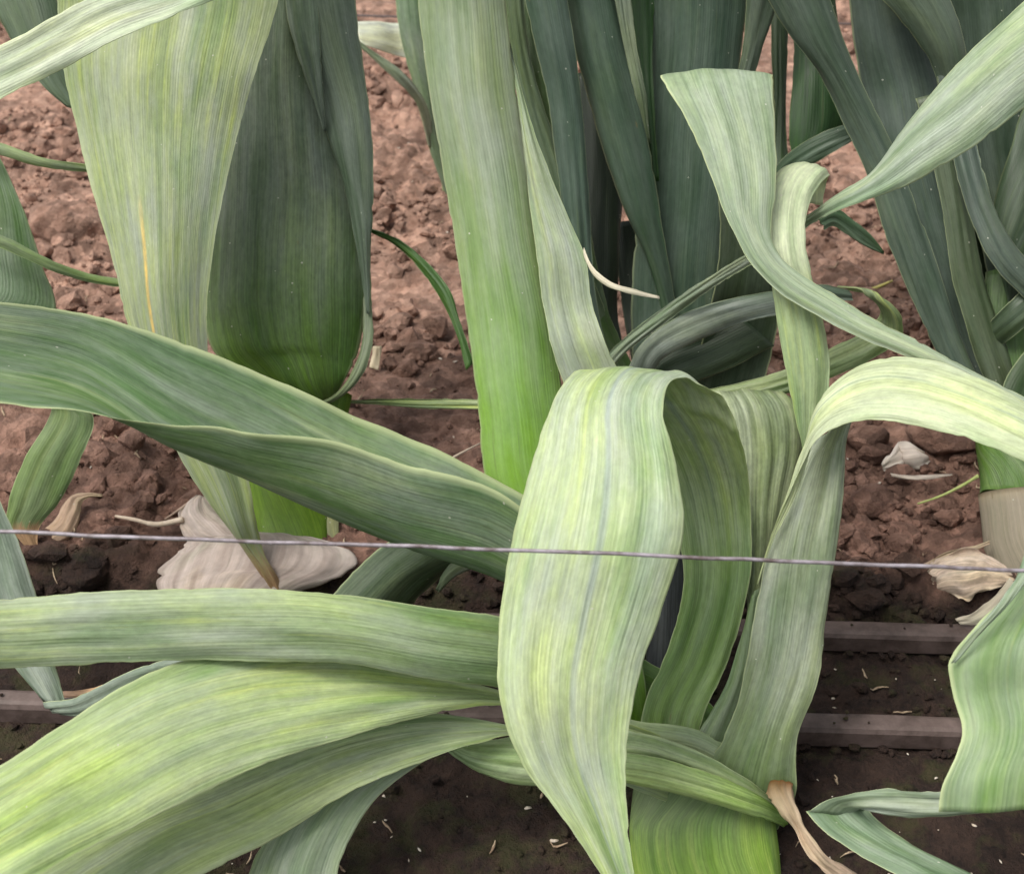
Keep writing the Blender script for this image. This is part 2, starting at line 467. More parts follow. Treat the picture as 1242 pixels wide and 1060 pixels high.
RA0, RA1 = G(0, 738), G(1242, 772)      # far rail
RB0, RB1 = G(0, 849), G(1242, 885)      # near rail
def raily(X, a, b): return a[1] + (X - a[0]) / (b[0] - a[0]) * (b[1] - a[1])
def sstep(x, a, b):
    t = np.clip((x - a) / (b - a), 0, 1); return t*t*(3-2*t)
def height(X, Y):
    ya = raily(X, RA0, RA1)
    back = sstep(Y, ya + .004, ya + .05)
    base = -.014 + back * .020 + .010 * sstep(Y, ya + .05, ya + .30)
    cr = .25 + .75 * back                       # crumbly behind the rails, smoother and wet between
    h = base + .008 * vnoise(X, Y, .22, 1) * cr + .005 * vnoise(X, Y, .09, 2) * cr
    wx = X + .006 * vnoise(X, Y, .03, 21); wy = Y + .006 * vnoise(X, Y, .03, 22)
    patch = sstep(vnoise(X, Y, .16, 3), -.55, .25)   # some ground is fine and trodden
    for s, a, sd in ((.052, .014, 4), (.026, .0125, 5), (.0125, .0070, 6), (.0065, .0030, 9)):
        f, v = worley(wx, wy, s, sd)
        lump = (np.clip(1 - (f / .78) ** 2.6, 0, 1)) ** .8 * (.15 + .85 * v ** 1.3) + .25 * (v - .5) * (wx * 37 % 1 > 2)
        h = h + a * (lump - .3) * cr * (.25 + .75 * patch)
    h += .0022 * vnoise(X, Y, .006, 7) + .0014 * vnoise(X, Y, .0032, 8)
    return h

def soil_mat():
    m = bpy.data.materials.new('soil'); m.use_nodes = True
    N = NT(m.node_tree); b = m.node_tree.nodes['Principled BSDF']
    pos = N.n('ShaderNodeNewGeometry').outputs['Position']
    y = N.n('ShaderNodeSeparateXYZ', i0=pos).outputs
    n1 = N.noise(pos, 9, 4, .6); n2 = N.noise(pos, 60, 5, .65); n3 = N.noise(pos, 320, 4, .7); n4 = N.noise(pos, 25, 3)
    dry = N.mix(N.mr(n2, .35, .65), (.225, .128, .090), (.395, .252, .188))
    damp = N.mix(N.mr(n2, .35, .65), (.115, .062, .045), (.25, .145, .108))  # nearer soil: moisture, plus some plant shade put into the colour
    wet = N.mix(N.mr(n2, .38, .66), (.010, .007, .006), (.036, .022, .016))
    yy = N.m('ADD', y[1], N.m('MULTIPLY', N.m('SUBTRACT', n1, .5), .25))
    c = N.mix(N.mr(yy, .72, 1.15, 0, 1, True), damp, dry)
    for sc in (45., 110.):                       # every crumb has its own tint
        vc = N.n('ShaderNodeSeparateColor', i0=N.n('ShaderNodeTexVoronoi', Vector=pos, Scale=sc).outputs['Color']).outputs
        tv = N.mr(vc[0], 0, 1, .66, 1.30)
        c = N.mix(1.0, c, N.n('ShaderNodeCombineColor', i0=tv, i1=tv, i2=tv).outputs[0], 'MULTIPLY')
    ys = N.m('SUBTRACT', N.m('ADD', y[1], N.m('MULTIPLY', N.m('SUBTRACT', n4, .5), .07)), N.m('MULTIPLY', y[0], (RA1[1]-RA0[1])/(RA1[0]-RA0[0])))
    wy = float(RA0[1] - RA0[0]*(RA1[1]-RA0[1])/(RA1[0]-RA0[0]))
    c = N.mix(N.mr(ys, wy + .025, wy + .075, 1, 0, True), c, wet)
    moss = N.m('MULTIPLY', N.mr(ys, wy + .005, wy + .06, 1, 0, True), N.mr(N.noise(pos, 38, 4, .6), .50, .62))
    c = N.mix(N.m('MULTIPLY', moss, .30), c, (.045, .065, .012))
    c = N.mix(N.mr(n3, .3, .7, .0, .45), c, N.mix(.5, c, (.10, .055, .04)))
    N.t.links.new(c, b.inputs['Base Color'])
    b.inputs['Roughness'].default_value = .88
    b.inputs['Specular IOR Level'].default_value = .25
    bp = N.n('ShaderNodeBump', Strength=.9, Distance=.004, Height=N.m('ADD', n3, N.m('MULTIPLY', n2, 1.2)))
    N.t.links.new(bp.outputs[0], b.inputs['Normal'])
    return m
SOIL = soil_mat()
xs = np.concatenate([[-60, -12, -4, -2.2], np.linspace(-1.5, 1.5, 720), [2.2, 4, 12, 60]])
ys = np.concatenate([[-60, -12, -3, -.6, 0.05], np.linspace(.28, 1.6, 380), np.linspace(1.606, 2.9, 210), [3.3, 4, 6, 14, 60]])
XX, YY = np.meshgrid(xs, ys)
ZZ = height(XX, YY)
far = (np.abs(XX) > 1.6) | (YY > 3) | (YY < .2)
ZZ = np.where(far, -.005, ZZ)
V = np.stack([XX.ravel(), YY.ravel(), ZZ.ravel()], 1)
nx, ny = len(xs), len(ys)
ii = (np.arange(ny - 1)[:, None] * nx + np.arange(nx - 1)[None, :]).ravel()
Fq = np.stack([ii, ii + 1, ii + nx + 1, ii + nx], 1)
me = bpy.data.meshes.new('soil_ground')
me.vertices.add(len(V)); me.vertices.foreach_set('co', V.ravel())
me.loops.add(len(Fq) * 4); me.loops.foreach_set('vertex_index', Fq.ravel())
me.polygons.add(len(Fq)); me.polygons.foreach_set('loop_start', np.arange(len(Fq)) * 4)
me.polygons.foreach_set('use_smooth', np.ones(len(Fq), bool))
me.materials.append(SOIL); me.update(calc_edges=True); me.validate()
o = bpy.data.objects.new('soil_ground', me); COL.objects.link(o)
tag(o, 'reddish brown crumbly soil, dark and damp near the rails', kind='structure')

# clods as crumbs nobody could count
import bmesh
def ico(sub):
    bm = bmesh.new(); bmesh.ops.create_icosphere(bm, subdivisions=sub, radius=1)
    V = np.array([v.co[:] for v in bm.verts]); F = np.array([[v.index for v in f.verts] for f in bm.faces]); bm.free()
    return V, F
def clod_shape(V, rng, rough=.22, cuts=7):
    V = V.copy()
    for _ in range(cuts):                     # shave facets, then roughen
        n = rng.normal(size=3); n /= np.linalg.norm(n); d = rng.uniform(.55, .9)
        over = np.clip(V @ n - d, 0, None); V -= over[:, None] * n * .85
    for _ in range(3):
        k = rng.normal(size=3) * rng.uniform(2, 5); V *= (1 + rough * .35 * np.sin(V @ k + rng.uniform(0, 6)))[:, None]
    V *= (1 + rng.normal(size=len(V)) * rough * .22)[:, None]
    return V
ico1, ico2, ico3 = ico(1), ico(2), ico(4)
def scatter(count, r0, r1, base, smooth, yr, seed, front=False):
    rng = np.random.default_rng(seed)
    shapes = [clod_shape(base[0], rng, .34, 9) for _ in range(14)]
    n = count * 4
    Y = yr[0] + (yr[1] - yr[0]) * rng.random(n) ** 1.25
    X = rng.uniform(-1, 1, n) * (.12 + .52 * Y)
    pt = vnoise(X, Y, .10, 33)
    ok = rng.random(n) <= .45 + .8 * pt
    wet = Y < raily(X, RA0, RA1) + .012
    onrail = np.minimum(np.abs(Y - raily(X, RA0, RA1)), np.abs(Y - raily(X, RB0, RB1))) < .013
    for qx, qy, qr in ((1175, 700, .045), (1100, 560, .03), (310, 680, .075), (80, 640, .03)):
        g_ = G(qx, qy)
        ok &= np.hypot(X - g_[0], Y - g_[1]) > qr
    ok &= ~wet | (front & (rng.random(n) < .3) & ~onrail)
    X, Y = X[ok][:count], Y[ok][:count]; n = len(X)
    Z = height(X, Y)
    r = r0 * (r1 / r0) ** (rng.random(n) ** 1.8)
    Vs, Fs, off = [], [], 0
    sh = np.array(shapes)[rng.integers(0, 14, n)]
    Q, _ = np.linalg.qr(rng.normal(size=(n, 3, 3)))
    v = np.einsum('nij,nkj->nik', sh, Q) * (r[:, None] * np.array([1, 1, .78]) * rng.uniform(.8, 1.2, (n, 3)))[:, None, :]
    v += np.stack([X, Y, Z + r * .35], 1)[:, None, :]
    m_ = v.shape[1]
    Vs = [v.reshape(-1, 3)]; Fs = [(base[1][None] + (np.arange(n) * m_)[:, None, None]).reshape(-1, 3)]
    V = np.concatenate(Vs); F = np.concatenate(Fs)
    me = bpy.data.meshes.new('soil_crumbs')
    me.vertices.add(len(V)); me.vertices.foreach_set('co', V.ravel())
    me.loops.add(F.size); me.loops.foreach_set('vertex_index', F.ravel())
    me.polygons.add(len(F)); me.polygons.foreach_set('loop_start', np.arange(len(F)) * 3)
    me.polygons.foreach_set('use_smooth', np.full(len(F), smooth))
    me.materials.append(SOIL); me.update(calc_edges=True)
    o = bpy.data.objects.new('soil_crumbs', me); COL.objects.link(o)
    return tag(o, kind='stuff')
o = scatter(20000, .0012, .0060, ico1, False, (.44, 2.6), 5, True); tag(o, 'fine crumbs of reddish soil strewn over the bed', 'soil')
o = scatter(2300, .005, .014, ico2, False, (.66, 2.6), 6); tag(o, 'coarser lumps of reddish soil lying between the plants', 'soil')

def flat_mat(name, c1, c2, rough=.7, scale=120, metallic=0.0, bump=.4):
    m = bpy.data.materials.new(name); m.use_nodes = True
    N = NT(m.node_tree); b = m.node_tree.nodes['Principled BSDF']
    pos = N.n('ShaderNodeNewGeometry').outputs['Position']
    n = N.noise(pos, scale, 5, .65); n2 = N.noise(pos, scale * .2, 3)
    c = N.mix(N.mr(N.m('ADD', N.m('MULTIPLY', n, .6), N.m('MULTIPLY', n2, .4)), .38, .62), c1, c2)
    N.t.links.new(c, b.inputs['Base Color'])
    b.inputs['Roughness'].default_value = rough; b.inputs['Metallic'].default_value = metallic
    N.t.links.new(N.n('ShaderNodeBump', Strength=bump, Distance=.001, Height=n).outputs[0], b.inputs['Normal'])
    return m

CLODS = [  # px, py, half width px, height factor, shape seed, label
 (88, 283, 48, .62, 3, 'largest reddish soil clod, at the left behind the pale hanging leaf'),
 (1050, 545, 27, .85, 9, 'pointed smooth soil clod under the arching pale leaf'),
 (1145, 545, 48, .50, 14, 'wide flat soil clod right of the white dry flake'),
 (1052, 610, 36, .75, 21, 'dark rounded soil clod right of the twisted grey leaf'),
 (1152, 628, 20, .6, 23, 'small round soil clod beside the dry leek stub'),
 (1095, 640, 24, .5, 24, 'low soil clod at the lower end of the green straw'),
 (120, 655, 30, .6, 31, 'brown soil clod beside the small curled dry leaf'),
 (232, 575, 20, .7, 35, 'brown soil clod left of the brown tipped drooping leaf'),
 (165, 560, 22, .6, 39, 'soil clod between the small oval leaf and the drooping brown tip'),
 (105, 690, 34, .5, 41, 'dark damp soil clod just above the horizontal front leaf'),
 (495, 455, 20, .6, 44, 'soil clod lying above the flat yellow edged leaf'),
 (1000, 330, 17, .7, 47, 'soil clod below the small pointed dark leaf'),
]
for px, py, hw, hf, sd, lb in CLODS:
    c = G(px, py, .012); dep = float(np.dot(c - CAMP, FWD)); r = hw * dep / FPX
    v = clod_shape(ico3[0], np.random.default_rng(sd), .10, 16)
    Vv = v * np.array([r, r * .8, r * hf])
    z = float(height(np.array([c[0]]), np.array([c[1]]))[0])
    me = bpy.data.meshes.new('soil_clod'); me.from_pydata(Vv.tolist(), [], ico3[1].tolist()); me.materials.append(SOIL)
    me.polygons.foreach_set('use_smooth', [True] * len(me.polygons))
    o = bpy.data.objects.new('soil_clod', me); COL.objects.link(o)
    o.location = (c[0], c[1], z + r * hf * .35)
    tag(o, lb, 'clod', 'notable soil clods')

# pale specks: grit and bits of dry husk in the dark soil
def specks():
    rng = np.random.default_rng(77); Vs, Fs, off = [], [], 0
    hz = lambda X, Y: float(height(np.array([X]), np.array([Y]))[0])
    for k in range(330):
        if k < 230: Y = rng.uniform(.44, .70)
        else: Y = rng.uniform(.70, 1.7)
        X = rng.uniform(-1, 1) * (.1 + .5 * Y)
        if min(abs(Y - raily(X, RA0, RA1)), abs(Y - raily(X, RB0, RB1))) < .011: continue
        r = rng.uniform(.0004, .0012) * (1.6 if rng.random() > .85 else 1)
        v = clod_shape(ico1[0], rng, .5, 5) * r * np.array([rng.uniform(.8, 2.6), 1, .6])
        a = rng.uniform(0, 6.28); R = np.array([[math.cos(a), -math.sin(a), 0], [math.sin(a), math.cos(a), 0], [0, 0, 1]])
        z = float(height(np.array([X]), np.array([Y]))[0])
        Vs.append(v @ R.T + np.array([X, Y, z + r])); Fs.append(ico1[1] + off); off += len(v)
    m = flat_mat('husk_specks', (.65, .60, .52), (.42, .34, .25), .7, 400)
    return mesh_obj('pale_specks', np.concatenate(Vs), np.concatenate(Fs).tolist(), m)
tag(specks(), 'tiny pale grit and husk specks on the dark soil', 'grit', kind='stuff')

def fragments():
    rng = np.random.default_rng(91); V, F = [], []
    for k in range(420):
        Y = rng.uniform(.45, 1.0) if k < 260 else rng.uniform(.9, 2.2)
        X = rng.uniform(-1, 1) * (.1 + .5 * Y)
        L = rng.uniform(.003, .014); w = rng.uniform(.0004, .0013); a = rng.uniform(0, 6.28)
        d = np.array([math.cos(a), math.sin(a)]); s = np.array([-d[1], d[0]]); bend = rng.uniform(-.25, .25) * L
        b0 = len(V); n = 5
        for i in range(n):
            q = i / (n - 1) - .5
            c = np.array([X, Y]) + d * q * L + s * bend * (1 - 4 * q * q)
            z = float(height(np.array([c[0]]), np.array([c[1]]))[0]) + .0016 + rng.uniform(0, .001)
            ww = w * (1 - 1.2 * abs(q)) 
            V += [(c[0] + s[0]*ww, c[1] + s[1]*ww, z), (c[0], c[1], z + w * .6), (c[0] - s[0]*ww, c[1] - s[1]*ww, z), (c[0], c[1], z - w * .5)]
        for i in range(n - 1):
            for j in range(4):
                F.append((b0+4*i+j, b0+4*i+(j+1) % 4, b0+4*(i+1)+(j+1) % 4, b0+4*(i+1)+j))
    return mesh_obj('straw_fragments', V, F, flat_mat('straw_bits', (.20, .13, .08), (.46, .36, .24), .8, 250))
tag(fragments(), 'short tan and brown straw fragments strewn on the soil', 'straw', kind='stuff')

# ------------------------------------------------------------------ two rails on the ground
RUST = flat_mat('weathered_rail', (.040, .025, .019), (.120, .085, .074), .6, 70, .0, .8)
def rail(a, b, label, w=.0078, h=.0076):
    d = (b - a) / np.linalg.norm(b - a)
    a, b = a - d * .5, b + d * .5
    s = np.array([-d[1], d[0], 0]); z = np.array([0, 0, 1.0])
    rng = np.random.default_rng(int(abs(a[1]) * 1000)); n = 260; V = []
    prof = [(-1, -1), (-1, .55), (-.8, .9), (-.45, 1), (.45, 1), (.8, .9), (1, .55), (1, -1)]
    wob = [smooth_rand(rng, n, 40) for _ in prof]
    sag = smooth_rand(rng, n, 6) * .0012
    for i in range(n):
        c = a + (b - a) * i / (n - 1)
        for k, (p, q) in enumerate(prof):
            V.append(c + s * (p * w + sag[i]) + z * (q * h + wob[k][i] * .0004 - .0035))
    m = len(prof)
    F = [(i*m+k, (i+1)*m+k, (i+1)*m+(k+1) % m, i*m+(k+1) % m) for i in range(n-1) for k in range(m)] + [tuple(range(m)), tuple((n-1)*m+k for k in range(m))[::-1]]
    o = mesh_obj('ground_rail', V, F, RUST, None, smooth=False)
    return tag(o, label, 'rail', 'parallel rails on the soil')
rail(RA0, RA1, 'farther of the two dark weathered rails lying on the soil')
rail(RB0, RB1, 'nearer of the two dark weathered rails lying on the soil')

# soil splashed onto the rails
def rail_dirt():
    rng = np.random.default_rng(19); Vs, Fs, off = [], [], 0
    for k in range(560):
        a, b_ = ((RA0, RA1), (RB0, RB1))[k % 2]
        q = rng.uniform(-.3, 1.3); side = rng.random()
        c = a + (b_ - a) * q; y = c[1] + (rng.uniform(-.008, .008) if side < .15 else rng.choice([-1, 1]) * rng.uniform(.009, .0135))
        z = .005 if side < .15 else -.011
        if math.sin(q * 23 + k % 2 * 2) + .6 * math.sin(q * 61) < -.2 and side < .15: continue
        r = rng.uniform(.0007, .0022) * (1 if side < .15 else 1.9)
        v = clod_shape(ico1[0], rng, .3, 5) * r * np.array([1, 1, .6])
        Vs.append(v + np.array([c[0], y, z + r * .3])); Fs.append(ico1[1] + off); off += len(v)
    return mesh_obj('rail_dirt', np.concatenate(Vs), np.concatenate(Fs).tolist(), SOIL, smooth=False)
tag(rail_dirt(), 'crumbs of dark soil lying on and against the two rails', 'soil', kind='stuff')

# wires
WIRE = flat_mat('galvanised_wire', (.10, .075, .07), (.33, .30, .33), .5, 160, .2, .3)
wp = [(-2600, 537), (-1200, 600), (-260, 637), (0, 645), (220, 654), (450, 661), (700, 670), (960, 681), (1150, 688), (1242, 692), (1500, 705), (2400, 742), (3800, 798)]
S = np.array([P(a, b, .575) for a, b in wp]); tk = np.arange(len(S), dtype=float)
pts = hermite(tk, S, np.linspace(0, len(S) - 1, 420))
pts[:, 2] += smooth_rand(np.random.default_rng(4), 420, 60) * .0004
o = tube('support_wire', pts, .0009, WIRE, seg=8)
tag(o, 'thin taut grey wire stretched in front of the foremost leek', 'wire')
S = np.array([G(a, b, .06) for a, b in [(150, 10), (425, 19), (505, 21), (800, 25), (1300, 35)]])
pts = hermite(np.arange(5.), S, np.linspace(0, 4, 60))
o = tube('support_wire', pts, .0014, flat_mat('dark_wire', (.05, .04, .04), (.10, .08, .08), .6, 200), seg=8)
tag(o, 'dark wire far behind the leeks at the top edge', 'wire')
# ================================================================== the foremost leek
p1 = empty('leek_plant', G(858, 1085), 'foremost leek with pale blades drooping forward and sprawling left', 'leek', 'leeks in the bed')
# tall upright blade
leaf(p1, 'leaf', [(750,900,790,900,.80,.79),(695,780,775,780,.80,.79),(640,680,740,680,.80),(590,590,700,585,.80),(580,500,684,490,.80),(567,400,673,400,.80),(552,300,655,300,.795),
  (535,200,642,200,.79),(518,100,625,100,.78),(506,0,613,0,.77),(494,-120,600,-120,.75),(480,-300,590,-300,.72)], 'grey', bow=.24, wave=.0005, edge=.0004, Base0=.30, Base1=.66, Base=(.15,.30,.025), B=(.28,.33,.18), A=(.20,.27,.12), Bloom=.5, Contrast=.6, Rough=.42, Trans=.15, label='broad upright blade with vivid green base')
# narrow blade beside it, with a dry curled side tip
leaf(p1, 'leaf', [(790,640,830,640,.80),(735,560,800,560,.80),(705,510,770,500,.80),(683,466,748,444,.795),(668,420,733,412,.79),(658,370,719,370,.79),(650,310,712,318,.785),(641,240,682,245,.785),
  (633,170,652,170,.78),(625,110,634,110,.78),(614,55,620,55,.78),(602,-40,610,-40,.77)], 'pale', bow=.10, vfold=-.12, A=(.28,.36,.18), B=(.38,.45,.30), Bloom=.85, wave=.0008, Rim=.6)
leaf(p1, 'dry_tip', [(708,300,711,318,.783),(716,318,720,335,.78),(728,332,732,346,.775),(744,343,745,352,.772),(765,349,765,357,.772),(785,355,786,361,.775),(800,359,800,363,.776)], 'paper', nu=9, step=.002, bow=.1, wave=.0002, edge=.0002, A=(.5,.47,.33), B=(.62,.56,.46))
# rising and drooping front blade
leaf(p1, 'leaf', [(800,1000,860,1000,.77),(775,920,845,925,.77),(778,865,850,880,.775),(812,780,885,800,.78),(828,700,910,705,.785,.78),(812,610,911,620,.785,.775),(765,530,904,552,.765,.75),(716,482,888,503,.742,.728),(704,465,876,479,.732,.72),
  (702,452,852,462,.722,.71),(690,458,822,459,.704,.692),(668,492,806,490,.685,.668),(645,560,822,570,.67,.655),(621,650,831,642,.66,.645),(605,750,803,740,.655,.645),(604,840,776,820,.65,.645),(632,925,760,910,.65),(688,1000,763,1000,.65),(740,1080,774,1080,.65),(790,1170,810,1170,.655)],
  'pale', ref=.75, bow=[.05,.08,.1,.1,.04,.08,.12,.10,.05,.0], vfold=[0,0,0,0,0,0,0,-.10,-.22,-.28], wave=.0012, edge=.0012, nu=41, step=.003, Base0=.16, Base1=.46, Base=(.16,.27,.06), crumple=(.44,.05,.0032), Yellow=.35, MidAmt=.55, MidPos=.54, Rim=.5, Bloom=.7, BloomCol=(.42,.47,.42), A=(.35,.46,.18), B=(.50,.58,.33), label='pale blade folded over and drooping to the ground')
# pleated sheath behind its bend
leaf(p1, 'leaf', [(835,960,870,960,.785),(880,840,905,820,.79),(905,740,930,730,.795),(895,670,948,655,.795),(878,600,966,590,.80),(872,545,978,540,.80),(866,500,972,494,.80),(858,478,955,478,.805)], 'sage',
  bow=[.1,.2,.3,.1], wave=.0024, edge=.002, flute=11, nu=45, A=(.13,.18,.07), B=(.28,.32,.20), Base0=0, Base1=.55, label='short pleated blade', Contrast=1.6, Bloom=.3)
# slim young blade between
leaf(p1, 'leaf', [(800,960,850,985,.758),(828,915,880,915,.765),(858,870,900,850,.768),(880,830,912,800,.77),(895,790,918,750,.775),(908,740,922,710,.78)], 'mid', bow=.15, nu=17, A=(.14,.23,.08), B=(.22,.30,.14), Bloom=.4)
# twisted blade arching to the right
leaf(p1, 'leaf', [(850,1010,940,1015,.785),(850,945,966,958,.757,.75),(888,868,968,895,.75,.745),(905,800,992,830,.755,.75),(917,730,1004,745,.76),(934,655,1017,655,.765),(957,592,1025,580,.77),(968,566,1027,535,.768,.775),
  (985,535,1038,490,.768,.778)], 'sage', bow=.10, wave=.0012, nu=31, step=.003, A=(.15,.20,.09), B=(.24,.28,.17), Base0=.08, Base1=.5, Base=(.12,.20,.05), Bloom=.5, Rim=.5, label='grey green blade rising with a twist', Contrast=1.2)
leaf(p1, 'leaf', [(918,708,920,709,.757),(933,655,938,657,.757),(956,595,970,590,.753,.757),(973,560,986,522,.746,.757),(990,535,1001,476,.740,.757),(1010,521,1036,446,.735,.757),(1038,512,1080,432,.728,.750),(1075,511,1135,437,.718,.738),(1120,517,1175,453,.710,.728),(1170,532,1220,475,.703,.72),(1245,562,1275,505,.695,.71),(1360,640,1370,585,.685,.69),(1450,760,1460,720,.69),(1500,880,1505,860,.70),(1520,960,1521,956,.71)],
  'cream', bow=.10, vfold=-.05, wave=.0010, nu=31, step=.003, A=(.42,.50,.26), B=(.60,.66,.44), Bloom=.35, Yellow=.1, MidAmt=.6, MidPos=.62, Mid=(.30,.37,.27), label='pale arch of the twisted blade')
# big folded blade to the left
leaf(p1, 'leaf', [(-260,350,-255,400,-250,450,.62,.62,.61),(-120,352,-110,420,-110,475,.64,.635,.62),(0,366,0,437,0,486,.665,.66,.635),(100,379,100,462,100,500,.69,.68,.645),(200,407,205,528,200,515,.71,.685,.645),(300,445,302,578,295,522,.73,.70,.65),(400,490,400,624,390,531,.75,.705,.66),
  (500,531,500,664,480,558,.765,.715,.675),(598,579,598,698,600,594,.775,.725,.69),(690,640,695,750,695,670,.785,.74,.715),(740,690,745,780,745,720,.785,.76,.75)], 'mid', bow=0, wave=.0010, nu=41, A=(.085,.17,.055), B=(.17,.26,.12), Bloom=.45, Rim=.85, label='long channelled blade reaching left')
# horizontal band
leaf(p1, 'leaf', [(-260,745,-260,800,.60),(-120,735,-120,812,.62),(0,727,0,811,.64),(100,718,100,807,.65),(200,714,200,802,.66),(320,713,320,803,.67),(430,722,430,807,.68),(520,735,515,823,.69),(605,746,600,834,.705),(700,770,695,852,.745),(790,803,780,872,.80),(850,840,830,900,.81),(900,900,880,940,.81)],
  'lime', bow=.14, vfold=.0, wave=.0010, nu=33, A=(.27,.37,.15), B=(.46,.54,.34), Bloom=.6, Base0=.84, Base1=.35, Base=(.12,.25,.03), Rim=.6, MidAmt=.0, label='straight blade lying level to the left')
# wide pale blade lower left
leaf(p1, 'leaf', [(-300,1100,-180,1270,.56,.53),(-90,975,-20,1105,.59,.56),(0,925,50,1060,.61,.575),(90,869,132,1019,.635,.60),(190,812,222,974,.66,.625),(300,786,315,930,.68,.65),(420,792,420,895,.70,.675),(520,815,520,867,.715,.70),(608,838,610,856,.725,.72),(700,862,700,885,.735),(800,890,800,925,.755),(870,930,860,950,.775)],
  'lime', bow=.09, vfold=-.03, wave=.0012, edge=.0012, nu=37, A=(.32,.45,.13), B=(.46,.56,.25), Bloom=.5, Yellow=.7, Rim=.8, label='widest pale blade sprawling to the lower left')
leaf(p1, 'leaf', [(-200,1120,-20,1260,.63,.61),(20,1020,150,1120,.66,.64),(110,970,248,1060,.675,.66),(215,925,330,1019,.69,.68),(330,885,420,964,.705,.695),(430,866,500,929,.715,.708),(545,866,575,903,.722),(622,880,630,893,.730),(700,905,700,930,.738),(800,930,790,965,.745),(870,960,850,990,.775)],
  'lime', bow=.09, vfold=-.06, wave=.0010, nu=29, A=(.27,.37,.12), B=(.46,.54,.30), Bloom=.55, Rim=.7, label='second pale blade sprawling below the widest one')
leaf(p1, 'leaf', [(430,920,560,895,.725),(370,965,500,935,.72),(325,1010,448,980,.71),(300,1060,414,1045,.70),(290,1130,405,1130,.69),(300,1220,395,1220,.69)], 'grey', bow=.14, nu=25, A=(.16,.24,.10), B=(.28,.35,.20), Bloom=.5, label='blade bending straight down at the lower left')
leaf(p1, 'leaf', [(535,890,530,900,.745),(570,898,560,925,.742),(630,890,610,948,.74),(700,888,680,955,.74),(765,885,765,935,.74),(850,912,850,957,.735),(915,950,912,982,.742),(945,976,943,990,.755),(954,984,952,996,.778)], 'grey', bow=.14, vfold=.06, nu=29, A=(.17,.27,.07), B=(.38,.45,.24), Bloom=.35, Contrast=1.4)
leaf(p1, 'leaf', [(620,820,610,850,.765),(700,850,690,880,.765),(770,872,765,910,.76),(850,886,845,925,.757),(930,935,900,960,.755)], 'grey', bow=.18, nu=21, A=(.17,.26,.08), B=(.27,.34,.18), Bloom=.3)
leaf(p1, 'leaf', [(690,915,700,945,.742),(740,910,740,948,.733),(790,916,790,956,.729),(860,936,862,975,.726),(918,962,920,992,.734),(944,980,944,1000,.750),(952,988,951,1004,.775)], 'grey', bow=.16, nu=25, A=(.20,.32,.07), B=(.36,.44,.20), Bloom=.25, Base=(.2,.36,.04), Base0=1.1, Base1=.3, Contrast=1.3)
# sheath at the base
stalk(p1, 'stalk', [(835,905,50,.78),(842,945,74,.765),(850,985,87,.76),(856,1030,90,.755),(862,1080,88,.75),(866,1180,84,.735)], 'vivid', squash=.42, A=(.17,.33,.03), B=(.28,.42,.07), Base=(.22,.30,.13), Base0=.22, Base1=.52, Bloom=.1, Yellow=.5, Contrast=1.0)
leaf(p1, 'dry_leaf', [(936,938,952,936,.765),(928,954,963,950,.744),(931,968,964,966,.728),(943,985,972,985,.722),(962,1006,977,1001,.72),(970,1026,990,1018,.716),(986,1046,1004,1036,.71),(1008,1064,1030,1052,.71),(1040,1090,1060,1075,.71)], 'dry', Base=(.27,.11,.025), Base0=.17, Base1=.42, bow=.08, vfold=.12, wave=.0012, edge=.0022, rough=.0018, nick=3, nu=19, step=.002, label='shrivelled brown strip hanging from the base')
0 and leaf(p1, 'dry_leaf', [(940,1010,955,1008,.735),(945,1030,962,1030,.735),(948,1050,975,1052,.73),(950,1090,985,1090,.73)], 'dry', bow=.2, wave=.001, nu=11, step=.002)
leaf(p1, 'leaf', [(800,560,850,560,.83),(790,660,842,660,.83),(785,760,838,760,.83),(780,860,830,860,.82)], 'deep', bow=.2, nu=15, A=(.018,.020,.022), B=(.06,.07,.075), label='nearly black sheet standing in for leaf shade in the gap')  # dark sheet added where the gap holds only leaf shade
# dark striped blades low behind
leaf(p1, 'leaf', [(700,560,730,640,.80),(600,600,640,690,.81),(505,635,575,680,.83),(462,662,548,690,.845),(432,690,520,715,.855),(400,725,490,745,.865),(370,770,440,790,.87)], 'green', bow=.2, vfold=.1, nu=25, A=(.05,.10,.03), B=(.12,.17,.08), Bloom=.25, Rim=.7, label='dark striped blade low behind the others')
leaf(p1, 'leaf', [(600,660,620,690,.80),(560,672,575,690,.82),(540,690,552,700,.83),(528,714,534,718,.84)], 'grey', bow=.2, nu=9, step=.003, A=(.15,.2,.1), B=(.25,.3,.18))

